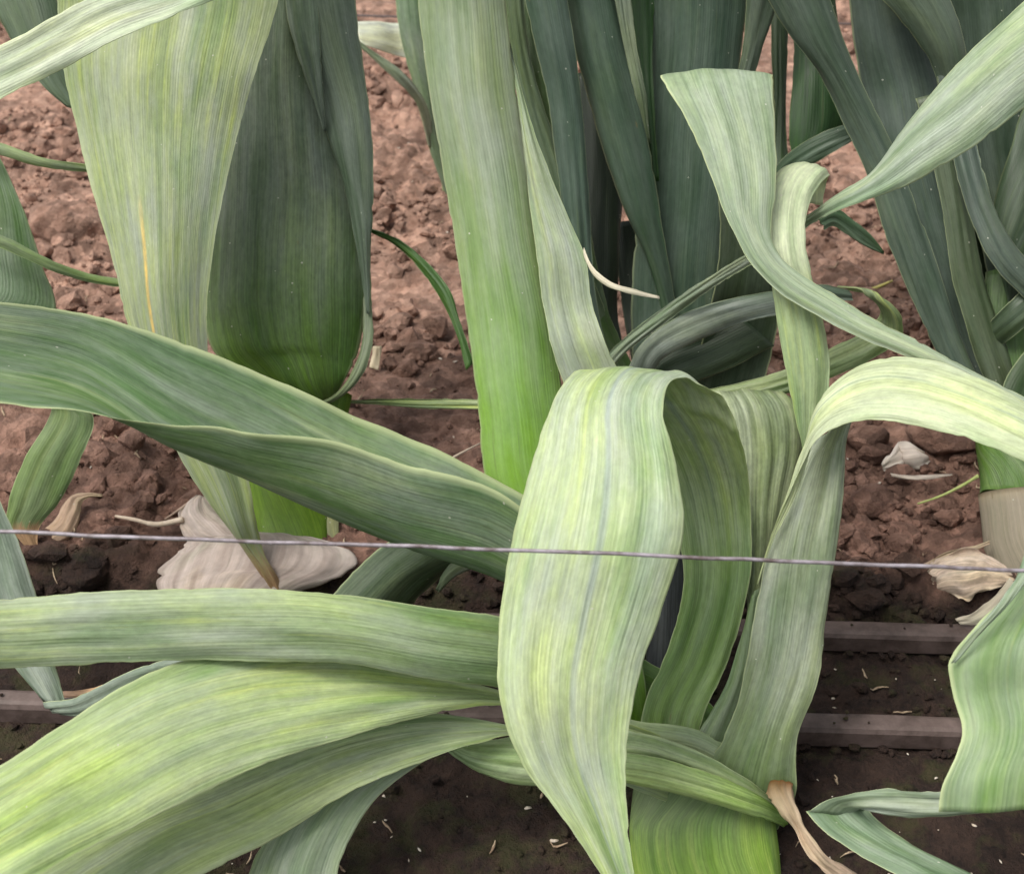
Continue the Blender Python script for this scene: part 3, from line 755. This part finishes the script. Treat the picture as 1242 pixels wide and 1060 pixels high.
# ================================================================== leek behind on the left
p2 = empty('leek_plant', G(350, 668), 'leek behind on the left with a dark bulging blade and a pale hanging one', 'leek', 'leeks in the bed')
stalk(p2, 'stalk', [(372,470,56,.99),(362,520,56,.985),(356,580,54,.975),(352,640,49,.967),(352,700,46,.95)], 'vivid', squash=.6, A=(.12,.24,.010), B=(.19,.31,.025), Base=(.10,.20,.02), Base0=-.2, Base1=.3, label='bright green stalk')
leaf(p2, 'leaf', [(385,600,410,600,.965),(390,630,411,630,.962),(397,668,413,668,.96)], 'pale', bow=.1, nu=11, step=.003, A=(.30,.33,.14), B=(.40,.40,.22), Bloom=.1)
leaf(p2, 'leaf', [(50,-560,330,-560,.70),(55,-400,345,-400,.76),(60,-180,350,-180,.82),(68,-60,345,-60,.85),(70,0,338,0,.86),(76,83,313,80,.865),(95,165,292,150,.87),(114,240,277,215,.87),(134,310,261,300,.87),(152,385,252,380,.87),(172,450,256,450,.872),
  (205,530,285,520,.88),(240,592,302,575,.885),(265,628,311,630,.89),(290,660,320,668,.90),(312,692,334,694,.905),(326,715,344,716,.91)],
  'lime', bow=[.05,.06,.07,.08,.1,.12,.15,.18], vfold=[-.05,-.08,-.1,0,.1,.1,.05], wave=.0009, nu=37, A=(.28,.36,.13), B=(.38,.44,.24), Bloom=.7, Yellow=.7, MidAmt=.45, MidPos=.52, Mid=(.13,.20,.08), TipStart=.93, Rim=.3, StreakPos=.36, Streak0=.575, Streak1=.76, cut=.915, Base0=-.1, Base1=.35, Base=(.46,.52,.26), label='wide pale hanging blade with a brown tip')
leaf(p2, 'leaf', [(280,-420,380,-420,.90),(290,-200,395,-200,.93),(285,0,405,0,.95),(268,120,425,120,.965),(255,230,442,230,.97),(246,320,446,310,.97),(246,390,443,385,.97),(270,440,432,435,.965),(320,468,418,462,.96),(368,483,405,484,.965),(378,492,398,494,.985)],
  'dark', bow=[.1,.2,.3,.34,.30,.25], vfold=0, wave=.0016, nu=37, A=(.075,.125,.06), B=(.17,.215,.14), Bloom=.6, TipStart=3, Base=(.10,.20,.015), Base0=.98, Base1=.58, BloomCol=(.22,.26,.22), Trans=.3, Contrast=1.3, label='dark bulging blade turned under at its foot')
leaf(p2, 'leaf', [(345,-420,420,-420,.88),(340,-200,425,-200,.91),(340,-10,431,-10,.93),(358,60,439,60,.94),(380,110,447,120,.945),(398,170,453,190,.945),(418,230,453,260,.95),(432,300,450,310,.955),(440,350,449,352,.96),(444,380,448,382,.96)], 'dark', bow=.22, nu=25, A=(.08,.12,.07), B=(.14,.18,.13), Bloom=.4, BloomCol=(.2,.24,.2))
leaf(p2, 'leaf', [(345,-200,380,-200,.90),(343,-20,386,-20,.92),(352,40,388,40,.925),(368,90,391,90,.93),(382,130,394,130,.935),(392,160,397,160,.94)], 'sage', bow=.15, nu=17, A=(.08,.12,.07), B=(.13,.17,.12))
leaf(p2, 'leaf', [(436,330,450,330,.975),(440,380,452,380,.965),(437,425,453,415,.955),(424,455,442,452,.95),(410,474,424,474,.95),(395,484,405,487,.955),(375,488,380,495,.965)], 'green', bow=.2, nu=13, step=.003, A=(.09,.14,.05), B=(.16,.2,.1), Rim=.7)
leaf(p2, 'leaf', [(380,480,384,490,.98),(440,274,440,278,1.0),(480,288,480,299,.99),(518,318,516,336,.975),(546,352,541,376,.965),(558,388,552,402,.96),(575,440,565,450,.955)][1:], 'green', bow=.15, nu=13, A=(.035,.10,.01), B=(.06,.14,.02), Bloom=.05, step=.003)
leaf(p2, 'leaf', [(-60,160,-60,172,.86),(0,173,0,190,.87),(50,190,50,203,.88),(103,199,103,210,.90),(160,205,160,214,.92)], 'mid', bow=.2, nu=11, A=(.20,.30,.07), B=(.30,.38,.14), Rim=.6)
leaf(p2, 'leaf', [(-60,262,-60,282,.84),(0,284,0,302,.85),(60,314,60,328,.865),(100,329,100,341,.88),(145,338,145,349,.89),(200,345,200,352,.90)], 'mid', bow=.2, nu=11, A=(.17,.28,.05), B=(.26,.36,.12), Rim=.6)

# ================================================================== leek out at the left edge
p3 = empty('leek_plant', G(-190, 760), 'leek at the left edge of which only blade ends reach into view', 'leek', 'leeks in the bed')
leaf(p3, 'leaf', [(-250,820,-200,840,.86),(-230,560,-150,560,.86),(-170,430,-40,400,.865),(-100,340,68,376,.875),(-90,280,52,322,.88),(-80,230,33,262,.88),(-70,185,3,195,.885),(-60,150,-20,150,.89)], 'green', bow=.15, nu=25, A=(.06,.14,.02), B=(.12,.18,.09), Bloom=.35, Base0=.25, Base1=.75, Base=(.05,.15,.01))
leaf(p3, 'leaf', [(-220,700,-170,720,.85),(-130,560,-60,570,.85),(-20,470,40,480,.86),(62,490,112,505,.87),(27,560,98,560,.875),(10,612,72,610,.88),(8,640,48,640,.885),(26,660,46,660,.888)][2:], 'mid', bow=.15, vfold=-.06, nu=21, step=.003, A=(.12,.20,.05), B=(.18,.25,.09), Bloom=.2, TipStart=.86, Tip=(.5,.32,.18), cut=.84, label='small oval leaf with a tan tip')
leaf(p3, 'leaf', [(-90,560,-20,560,.80),(-60,600,6,615,.80),(-45,660,28,668,.80),(-35,720,45,722,.80),(-10,770,58,775,.80),(22,815,72,822,.795),(52,850,82,862,.79)], 'sage', bow=.14, nu=21, A=(.10,.15,.09), B=(.15,.20,.14), Bloom=.6)
leaf(p3, 'leaf', [(50,852,84,866,.789),(84,848,108,870,.78),(115,834,140,858,.77),(155,814,185,838,.76),(200,800,240,822,.75),(280,790,300,810,.74)], 'sage', bow=.14, nu=17, A=(.14,.19,.13), B=(.20,.25,.19), Bloom=.6, Rim=.9)
leaf(p3, 'leaf', [(-320,60,-260,130,.72),(-130,90,-100,170,.72),(0,55,0,122,.72),(64,21,76,84,.725),(115,-5,151,46,.73),(180,-25,226,16,.735),(240,-50,295,-15,.74),(330,-90,380,-60,.75)], 'cream', bow=.08, vfold=-.1, nu=25, A=(.48,.56,.36), B=(.60,.65,.50), Bloom=.3, label='pale blade crossing the top left corner')
leaf(p3, 'leaf', [(-60,-80,10,-60,.98),(-20,-10,65,-10,.98),(8,40,80,45,.98),(32,80,90,88,.98),(55,108,100,118,.98),(80,130,110,140,.98)], 'dark', bow=.15, nu=17, A=(.035,.07,.02), B=(.07,.10,.05))

# ================================================================== dense dark leek behind, right of the middle
p4 = empty('leek_plant', G(830, 590), 'dense dark leek standing behind the middle of the bed', 'leek', 'leeks in the bed')
stalk(p4, 'stalk', [(815,400,34,1.06),(820,470,38,1.055),(826,540,40,1.04),(832,600,40,1.02),(836,650,40,1.0)], 'green', squash=.7)
D4 = [  # bluish dark blades, colours lowered further for shade within the leaf mass
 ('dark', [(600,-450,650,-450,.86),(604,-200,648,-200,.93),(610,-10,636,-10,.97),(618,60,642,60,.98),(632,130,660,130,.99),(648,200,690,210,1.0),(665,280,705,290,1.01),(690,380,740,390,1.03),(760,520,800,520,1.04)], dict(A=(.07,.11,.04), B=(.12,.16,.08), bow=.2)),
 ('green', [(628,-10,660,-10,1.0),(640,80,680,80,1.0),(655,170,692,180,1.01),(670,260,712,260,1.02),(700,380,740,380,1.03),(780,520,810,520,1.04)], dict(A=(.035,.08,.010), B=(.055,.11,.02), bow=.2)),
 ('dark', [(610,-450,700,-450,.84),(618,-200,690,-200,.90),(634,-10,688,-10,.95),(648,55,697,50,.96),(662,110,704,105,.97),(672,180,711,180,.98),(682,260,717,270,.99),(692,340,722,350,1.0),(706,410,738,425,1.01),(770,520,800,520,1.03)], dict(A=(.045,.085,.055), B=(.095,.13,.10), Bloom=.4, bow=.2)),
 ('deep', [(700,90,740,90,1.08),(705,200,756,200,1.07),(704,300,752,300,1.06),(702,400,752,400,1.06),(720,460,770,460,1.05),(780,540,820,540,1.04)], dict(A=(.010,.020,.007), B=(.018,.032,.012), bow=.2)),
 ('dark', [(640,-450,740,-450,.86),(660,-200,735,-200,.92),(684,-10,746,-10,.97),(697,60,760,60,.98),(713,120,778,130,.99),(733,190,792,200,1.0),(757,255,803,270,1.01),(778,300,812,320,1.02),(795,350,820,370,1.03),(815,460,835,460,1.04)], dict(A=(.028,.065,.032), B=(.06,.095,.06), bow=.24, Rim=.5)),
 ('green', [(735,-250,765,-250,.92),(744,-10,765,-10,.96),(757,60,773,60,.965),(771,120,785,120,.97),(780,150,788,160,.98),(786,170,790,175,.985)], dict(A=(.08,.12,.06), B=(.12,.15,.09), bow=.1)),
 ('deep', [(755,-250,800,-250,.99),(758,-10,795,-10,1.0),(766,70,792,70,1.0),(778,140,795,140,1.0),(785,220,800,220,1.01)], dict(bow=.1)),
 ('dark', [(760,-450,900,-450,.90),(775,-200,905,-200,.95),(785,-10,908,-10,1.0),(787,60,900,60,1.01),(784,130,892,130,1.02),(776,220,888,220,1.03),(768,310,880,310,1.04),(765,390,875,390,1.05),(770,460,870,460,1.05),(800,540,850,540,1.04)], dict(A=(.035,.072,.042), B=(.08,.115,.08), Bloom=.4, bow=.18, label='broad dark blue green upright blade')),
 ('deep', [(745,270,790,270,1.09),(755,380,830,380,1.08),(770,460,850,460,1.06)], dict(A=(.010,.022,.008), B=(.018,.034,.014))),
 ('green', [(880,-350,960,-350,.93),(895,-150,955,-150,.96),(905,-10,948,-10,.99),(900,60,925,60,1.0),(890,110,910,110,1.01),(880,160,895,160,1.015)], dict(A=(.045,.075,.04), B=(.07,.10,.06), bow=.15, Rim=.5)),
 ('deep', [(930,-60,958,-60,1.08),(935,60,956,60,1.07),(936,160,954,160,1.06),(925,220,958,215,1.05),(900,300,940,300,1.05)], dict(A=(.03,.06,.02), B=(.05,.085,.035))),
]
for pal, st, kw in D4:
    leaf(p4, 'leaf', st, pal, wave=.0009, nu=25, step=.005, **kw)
# folded blade, its crest at the top and the ribbon that runs off to the right
leaf(p4, 'leaf', [(830,560,880,560,1.03),(840,470,925,470,1.0),(852,410,943,400,.98),(868,340,946,330,.95),(872,260,945,250,.92),(858,180,941,180,.885),(832,130,940,125,.85),(806,100,939,98,.825),(800,93,938,92,.812),
  (808,106,938,104,.80),(835,152,941,160,.79),(862,215,942,228,.783),(880,262,936,285,.78),(905,312,950,314,.777),(940,352,984,340,.775),(992,384,1020,362,.772),(1045,412,1062,388,.768),(1100,433,1112,412,.765),(1155,458,1163,440,.762),(1245,505,1248,484,.755),(1400,580,1405,560,.75)],
  'grey', ref=.5, bow=[.1,.1,.1,.06,.05,.08,.1,.12,.1,.1], wave=.0007, edge=.0006, nu=29, step=.003, A=(.20,.28,.15), B=(.32,.39,.25), Bloom=.55, Base=(.06,.10,.05), Base0=.16, Base1=.40, Rim=.9, label='blade folded over at a level crest, then running right as a ribbon')
# curled loop blade
leaf(p4, 'leaf', [(968,245,998,250,.85),(966,222,1002,226,.845),(970,205,1006,214,.832),(960,199,1007,212,.82),(942,208,997,222,.808),(933,226,986,238,.80),(929,255,979,262,.795),(931,300,978,300,.79),(937,355,993,360,.79),(944,400,1003,405,.79),(952,450,1007,445,.79),(962,500,1000,500,.79),(972,542,988,548,.79),(985,600,992,600,.79)],
  'pale', ref=.6, BloomCol=(.30,.36,.28), bow=.14, vfold=.0, wave=.0007, nu=25, step=.003, A=(.24,.34,.14), B=(.34,.42,.22), Bloom=.4, Base=(.62,.68,.46), Base0=.40, Base1=.60, Rim=.4, label='narrow pale blade curled into a loop')
leaf(p4, 'leaf', [(1420,-90,1430,30,.70),(1330,-60,1340,70,.72),(1242,2,1242,132,.74),(1180,58,1180,180,.755),(1130,112,1120,215,.765),(1090,162,1082,233,.775),(1058,208,1042,247,.785),(1020,232,1010,260,.80),(985,256,986,272,.82),(930,292,934,308,.86),(862,334,868,348,.92),(800,376,806,393,.97),(746,420,752,436,1.0),(720,450,730,465,1.02)],
  'grey', ref=.2, bow=.14, vfold=-.04, wave=.0010, nu=29, step=.004, A=(.17,.25,.13), B=(.30,.37,.24), Bloom=.6, Rim=.6, label='slim pointed blade slanting in from the upper right')
leaf(p4, 'leaf', [(755,460,790,475,.99),(775,420,800,440,.975),(828,381,850,413,.96),(882,363,902,392,.95),(942,352,945,382,.945),(1000,345,1000,368,.94),(1030,352,1035,365,.94)], 'sage', bow=.12, nu=17, A=(.085,.125,.085), B=(.13,.165,.13), Bloom=.5)
leaf(p4, 'leaf', [(770,470,780,500,1.0),(800,432,830,470,.99),(850,408,880,450,.985),(900,385,940,420,.98)], 'dark', bow=.12, nu=17, A=(.026,.050,.022), B=(.05,.075,.04), Bloom=.1)
# striped strap lying level
leaf(p4, 'leaf', [(412,486,412,489,1.02),(450,484,450,491,1.01),(510,483,510,496,1.0),(575,484,575,497,.985),(700,482,700,498,.96),(800,478,805,496,.94),(870,470,883,492,.92),(950,448,955,478,.905),(1002,425,1015,456,.90),(1042,402,1062,434,.90),(1068,380,1095,408,.895),(1062,364,1094,384,.885),(1042,352,1072,362,.88),(1015,348,1030,352,.89)],
  'lime', bow=.12, nu=21, step=.003, A=(.16,.25,.07), B=(.40,.46,.22), Bloom=.3, Yellow=.9, Contrast=1.2, Rim=.6, label='striped strap blade with a curled end')
leaf(p4, 'leaf', [(985,262,1000,280,.90),(1008,252,1010,275,.91),(1035,266,1032,290,.92),(1060,288,1055,303,.93),(1072,305,1071,309,.935)], 'green', bow=.15, nu=15, step=.003, A=(.03,.085,.02), B=(.06,.12,.04), Rim=.5)

# ================================================================== leek at the right
p5 = empty('leek_plant', G(1238, 712), 'leek at the right edge with dark fanned blades and a dry lower stalk', 'leek', 'leeks in the bed')
stalk(p5, 'stalk', [(1250,520,66,.97),(1248,560,62,.965),(1246,585,57,.96),(1243,610,54,.955)], 'green', squash=.7, A=(.07,.16,.015), B=(.11,.19,.03), Base=(.05,.12,.01), Base0=-1, label='green upper stalk')
stalk(p5, 'dry_sheath', [(1243,596,55,.953),(1246,620,55,.95),(1250,660,55,.945),(1252,700,52,.94),(1252,760,50,.93)], 'paper', squash=.7, A=(.26,.23,.16), B=(.36,.31,.24), Base=(.45,.36,.22), Base0=-.1, Base1=.12, label='papery tan sheath wrapped around the lower stalk')
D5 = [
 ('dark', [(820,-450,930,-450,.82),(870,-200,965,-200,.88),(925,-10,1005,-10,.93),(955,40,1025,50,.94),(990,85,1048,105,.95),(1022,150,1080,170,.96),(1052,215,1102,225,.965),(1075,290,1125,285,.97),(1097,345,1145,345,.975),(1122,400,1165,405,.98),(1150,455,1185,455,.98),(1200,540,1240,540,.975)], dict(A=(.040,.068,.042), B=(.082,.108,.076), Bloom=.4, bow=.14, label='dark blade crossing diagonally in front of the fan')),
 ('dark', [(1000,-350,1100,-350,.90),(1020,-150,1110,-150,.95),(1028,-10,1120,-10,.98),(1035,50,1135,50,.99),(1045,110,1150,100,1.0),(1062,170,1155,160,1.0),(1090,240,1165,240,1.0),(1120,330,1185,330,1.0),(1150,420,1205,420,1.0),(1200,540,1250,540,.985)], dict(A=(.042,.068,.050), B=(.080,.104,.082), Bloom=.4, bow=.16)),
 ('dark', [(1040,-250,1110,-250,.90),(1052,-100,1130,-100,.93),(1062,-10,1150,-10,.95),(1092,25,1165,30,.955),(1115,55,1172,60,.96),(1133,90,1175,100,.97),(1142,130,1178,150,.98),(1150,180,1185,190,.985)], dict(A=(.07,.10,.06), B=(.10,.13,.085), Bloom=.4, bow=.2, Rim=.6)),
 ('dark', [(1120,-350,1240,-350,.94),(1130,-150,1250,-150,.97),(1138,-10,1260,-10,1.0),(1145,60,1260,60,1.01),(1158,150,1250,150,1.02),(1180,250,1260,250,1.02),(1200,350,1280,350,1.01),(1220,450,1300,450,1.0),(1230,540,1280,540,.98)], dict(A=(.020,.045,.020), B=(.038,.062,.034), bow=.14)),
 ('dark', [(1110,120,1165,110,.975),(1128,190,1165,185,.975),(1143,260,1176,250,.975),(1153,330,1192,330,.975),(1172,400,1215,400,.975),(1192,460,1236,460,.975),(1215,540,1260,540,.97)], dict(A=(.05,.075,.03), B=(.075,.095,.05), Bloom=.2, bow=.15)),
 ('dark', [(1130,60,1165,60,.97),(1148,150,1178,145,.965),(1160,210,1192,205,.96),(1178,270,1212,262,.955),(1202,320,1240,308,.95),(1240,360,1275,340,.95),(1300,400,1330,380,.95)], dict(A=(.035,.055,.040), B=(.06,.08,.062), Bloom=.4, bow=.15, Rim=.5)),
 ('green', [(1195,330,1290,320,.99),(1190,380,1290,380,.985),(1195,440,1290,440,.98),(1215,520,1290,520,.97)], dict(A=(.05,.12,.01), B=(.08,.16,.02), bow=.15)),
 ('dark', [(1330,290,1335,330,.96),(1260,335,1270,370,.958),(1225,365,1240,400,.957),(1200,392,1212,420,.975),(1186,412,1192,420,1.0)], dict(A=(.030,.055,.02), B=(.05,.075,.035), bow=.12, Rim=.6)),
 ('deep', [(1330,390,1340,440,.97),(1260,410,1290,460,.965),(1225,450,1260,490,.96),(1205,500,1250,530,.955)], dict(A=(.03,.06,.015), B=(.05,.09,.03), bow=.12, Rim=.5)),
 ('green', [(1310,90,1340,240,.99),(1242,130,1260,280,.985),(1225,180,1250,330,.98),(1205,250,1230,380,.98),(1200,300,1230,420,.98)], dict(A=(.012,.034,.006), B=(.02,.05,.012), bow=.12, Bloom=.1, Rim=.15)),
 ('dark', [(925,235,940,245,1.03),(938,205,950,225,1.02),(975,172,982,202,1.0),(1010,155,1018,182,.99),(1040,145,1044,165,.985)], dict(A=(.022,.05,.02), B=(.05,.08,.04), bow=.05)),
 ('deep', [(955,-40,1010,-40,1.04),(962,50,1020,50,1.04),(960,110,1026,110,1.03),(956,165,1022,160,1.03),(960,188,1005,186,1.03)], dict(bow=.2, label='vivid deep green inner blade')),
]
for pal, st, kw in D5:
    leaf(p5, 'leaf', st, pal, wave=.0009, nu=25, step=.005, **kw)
# deeper blades of the same plants that close the fan
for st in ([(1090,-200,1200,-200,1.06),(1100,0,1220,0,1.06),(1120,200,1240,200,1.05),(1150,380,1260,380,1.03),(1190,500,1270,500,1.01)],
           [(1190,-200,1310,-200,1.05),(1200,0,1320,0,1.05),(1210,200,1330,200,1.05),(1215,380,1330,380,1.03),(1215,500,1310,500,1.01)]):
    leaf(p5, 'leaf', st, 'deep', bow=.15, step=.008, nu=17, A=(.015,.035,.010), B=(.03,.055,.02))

# ================================================================== leek at the lower right, rooted out of frame
p6 = empty('leek_plant', G(1420, 1010), 'leek at the lower right with a wavy broad blade entering the frame', 'leek', 'leeks in the bed')
leaf(p6, 'leaf', [(1440,760,1500,760,.72),(1400,620,1470,590,.71),(1310,560,1400,500,.68),(1255,632,1350,570,.66),(1238,690,1360,650,.655),(1215,725,1380,700,.65),(1180,762,1385,745,.645),(1154,800,1390,790,.64),(1156,845,1390,835,.64),(1166,880,1390,870,.635),(1158,915,1390,905,.63),(1142,950,1385,935,.625),(1138,985,1380,965,.625)],
  'green', bow=.10, vfold=-.04, wave=.0014, edge=.004, nu=45, step=.003, A=(.11,.22,.045), B=(.22,.33,.11), Bloom=.4, Yellow=.3, Contrast=.65, Rim=.8, label='broad wavy edged green blade')
leaf(p6, 'leaf', [(1250,600,1330,560,.645),(1245,660,1320,600,.64),(1232,700,1300,640,.635),(1205,738,1250,700,.632),(1172,775,1200,755,.634),(1153,805,1160,800,.638)], 'sage', bow=.1, nu=17, step=.003, A=(.16,.24,.13), B=(.24,.31,.20), Bloom=.6, Rim=.5)
leaf(p6, 'leaf', [(1210,952,1210,985,.64),(1137,958,1140,992,.65),(1085,955,1095,992,.66),(1035,961,1052,984,.67),(1000,970,1045,980,.68),(978,984,1050,979,.685)], 'sage', bow=.08, nu=17, step=.003, A=(.15,.21,.12), B=(.23,.28,.20), Bloom=.6, Rim=.5)
leaf(p6, 'leaf', [(977,985,1051,979,.686),(992,1003,1066,996,.68),(1030,1030,1100,1020,.67),(1085,1058,1160,1050,.655),(1150,1090,1230,1085,.64),(1250,1150,1320,1130,.62)], 'green', bow=.12, vfold=-.1, nu=21, step=.003, A=(.07,.15,.05), B=(.14,.22,.11), Bloom=.4, Rim=.9)

stalk(p6, 'stalk', [(1470,640,40,.73),(1465,740,52,.735),(1455,860,56,.735),(1445,980,56,.735),(1440,1080,54,.735)], 'mid', squash=.6)
stalk(p3, 'stalk', [(-200,520,40,.875),(-205,620,50,.87),(-205,720,54,.865),(-205,800,52,.86)], 'mid', squash=.6)
# ================================================================== leek far behind, at the top edge
p7 = empty('leek_plant', G(560, 260), 'small leek far behind with a bleached blade tip at the top edge', 'leek', 'leeks in the bed')
leaf(p7, 'leaf', [(560,30,575,80,1.40),(505,25,520,75,1.39),(480,28,484,70,1.38),(455,26,462,62,1.36),(430,26,436,54,1.35)], 'cream', bow=.1, nu=13, A=(.62,.66,.56), B=(.7,.73,.66), Bloom=0, Yellow=0, label='bleached whitish blade tip')
leaf(p7, 'leaf', [(478,-60,508,-60,1.32),(482,25,514,25,1.33),(490,65,520,65,1.34),(500,100,525,100,1.35),(520,180,540,180,1.38),(550,260,565,260,1.42)], 'mid', bow=.15, nu=17, A=(.12,.20,.09), B=(.18,.26,.14))
leaf(p7, 'leaf', [(424,42,426,48,1.30),(455,64,452,72,1.31),(485,84,480,98,1.32),(510,112,503,124,1.34),(530,170,520,180,1.38)], 'mid', bow=.15, nu=11, A=(.20,.26,.14), B=(.34,.38,.28), Rim=.6)

stalk(p7, 'stalk', [(555,140,20,1.42),(560,200,24,1.42),(562,262,26,1.42),(563,300,26,1.40)], 'mid', squash=.7)
# ================================================================== dry litter on the soil
def litter(name, stations, label, cat, pal='paper', **kw):
    o = leaf(None, name, stations, pal, **kw)
    tag(o, label, cat)
    return o
litter('dead_leaf', [(238,601,250,602,.955),(226,608,262,612,.953),(215,622,280,624,.95),(220,645,314,644,.943),(221,662,385,654,.938,.945),(207,678,425,668,.932,.935),(191,692,434,684,.925),(187,708,415,700,.92),(196,722,370,716,.914),(215,734,330,730,.91)],
  'large papery pinkish dead leaf lying behind the level front leaf', 'dead leaf', bow=.12, wave=.0, edge=.0016, rough=.0022, flute=0, nick=5, nu=45, step=.003, A=(.40,.32,.28), B=(.58,.51,.47), Contrast=.9, Stripe=.3, Trans=.35, MidAmt=0)
litter('dead_leaf', [(22,648,30,668,.95),(45,645,62,664,.95),(66,630,86,652,.955),(76,612,98,628,.96),(86,600,100,612,.965),(105,597,108,604,.965),(124,599,125,603,.965)], 'small tan curled dead leaf below the oval leaf at the left', 'dead leaf', 'dry', bow=.25, rough=.0015, edge=.002, nu=17, step=.002, A=(.45,.30,.20), B=(.60,.44,.32))
litter('dead_leaf', [(1068,562,1072,572,1.02),(1078,548,1088,573,1.02),(1088,536,1100,570,1.025),(1100,534,1116,570,1.02),(1108,540,1122,566,1.02),(1120,548,1128,560,1.02)], 'bright white dry husk flake on the soil under the arching leaf', 'husk', 'paper', bow=.25, rough=.002, edge=.002, nu=17, step=.002, A=(.60,.50,.42), B=(.74,.68,.62))
litter('dead_leaf', [(1080,574,1082,578,1.0),(1100,576,1102,582,1.0),(1125,575,1127,582,1.0),(1155,574,1155,577,1.0)], 'thin white husk sliver just below the white flake', 'husk', 'paper', bow=.2, rough=.001, nu=9, step=.002, A=(.55,.47,.40), B=(.7,.62,.55))
litter('dead_leaf', [(1122,690,1134,708,.925),(1132,678,1140,722,.925),(1150,670,1155,724,.925,.915),(1172,665,1172,730,.925,.91),(1192,668,1192,722,.925,.91),(1210,680,1212,716,.92,.91),(1226,690,1226,706,.915)], 'crumpled pale dead leaf at the foot of the dry stalk', 'dead leaf', 'paper', bow=.2, wave=.0, flute=0, nick=4, rough=.004, edge=.004, nu=31, step=.002, A=(.48,.36,.28), B=(.62,.52,.42), Contrast=1.6)
litter('dead_leaf', [(1158,750,1166,758,.89),(1178,742,1192,757,.887),(1196,730,1208,748,.885),(1212,716,1225,735,.882),(1225,700,1240,720,.88)], 'pale straw coloured strip of dead leaf touching the far rail', 'dead leaf', 'paper', bow=.15, rough=.0008, nu=13, step=.002, A=(.58,.50,.38), B=(.68,.62,.5))
litter('dead_leaf', [(1120,683,1124,690,.93),(1150,668,1152,676,.93),(1185,660,1186,667,.93),(1200,655,1200,660,.93)], 'narrow tan strip of dead leaf behind the crumpled one', 'dead leaf', 'dry', bow=.2, rough=.0008, nu=9, step=.002)
litter('dead_leaf', [(60,838,62,846,.83),(100,836,104,846,.825),(130,828,136,842,.82),(165,812,172,822,.815)], 'orange tan dead strip beside the left edge leaf, above the rail', 'dead leaf', 'dry', bow=.2, rough=.0006, nu=9, step=.002, A=(.45,.26,.16), B=(.6,.42,.3))
litter('dead_leaf', [(452,420,464,420,1.13),(450,432,462,434,1.13),(447,446,459,450,1.125)], 'tiny cream husk beside the foot of the dark bulging leaf', 'husk', 'paper', bow=.2, nu=9, step=.002, A=(.55,.48,.34), B=(.65,.56,.42))
STRAW = flat_mat('straw', (.42, .33, .24), (.55, .46, .36), .75, 300)
def stem(name, pts, r, label, mat=STRAW, z=None):
    S = np.array([G(a, b, c) for a, b, c in pts])
    q = hermite(np.arange(float(len(S))), S, np.linspace(0, len(S) - 1, 8 * len(S)))
    n = len(q); rr = r * (1 - .5 * np.linspace(0, 1, n)); rr = rr * (1 + .12 * smooth_rand(np.random.default_rng(int(pts[0][0])), n, 8))
    tag(tube(name, q, rr, mat, seg=7), label, 'stalk')
stem('dry_stalk', [(222,630,.03),(190,636,.024),(162,630,.022),(140,626,.02)], .0022, 'pale dry stalk pointing left from the papery dead leaf')
stem('dry_stalk', [(236,606,.03),(218,618,.026),(200,630,.02)], .0016, 'thin brown stalk bit at the tip of the papery dead leaf', flat_mat('brown_straw', (.20,.13,.09), (.32,.23,.17)))
stem('dry_stalk', [(1187,577,.045),(1165,590,.034),(1140,602,.024),(1113,611,.018)], .0014, 'slender green straw slanting beside the dry stalk', flat_mat('green_straw', (.28,.34,.09), (.40,.44,.17)))
stem('dry_stalk', [(1046,353,.03),(1060,350,.03),(1082,341,.03)], .0022, 'short yellow stalk bit above the curled striped tip', flat_mat('yellow_straw', (.40,.36,.08), (.55,.50,.16)))
stem('dry_stalk', [(548,556,.04),(566,546,.035),(582,538,.03)], .0012, 'tiny pale stalk bit left of the upright leaf foot')
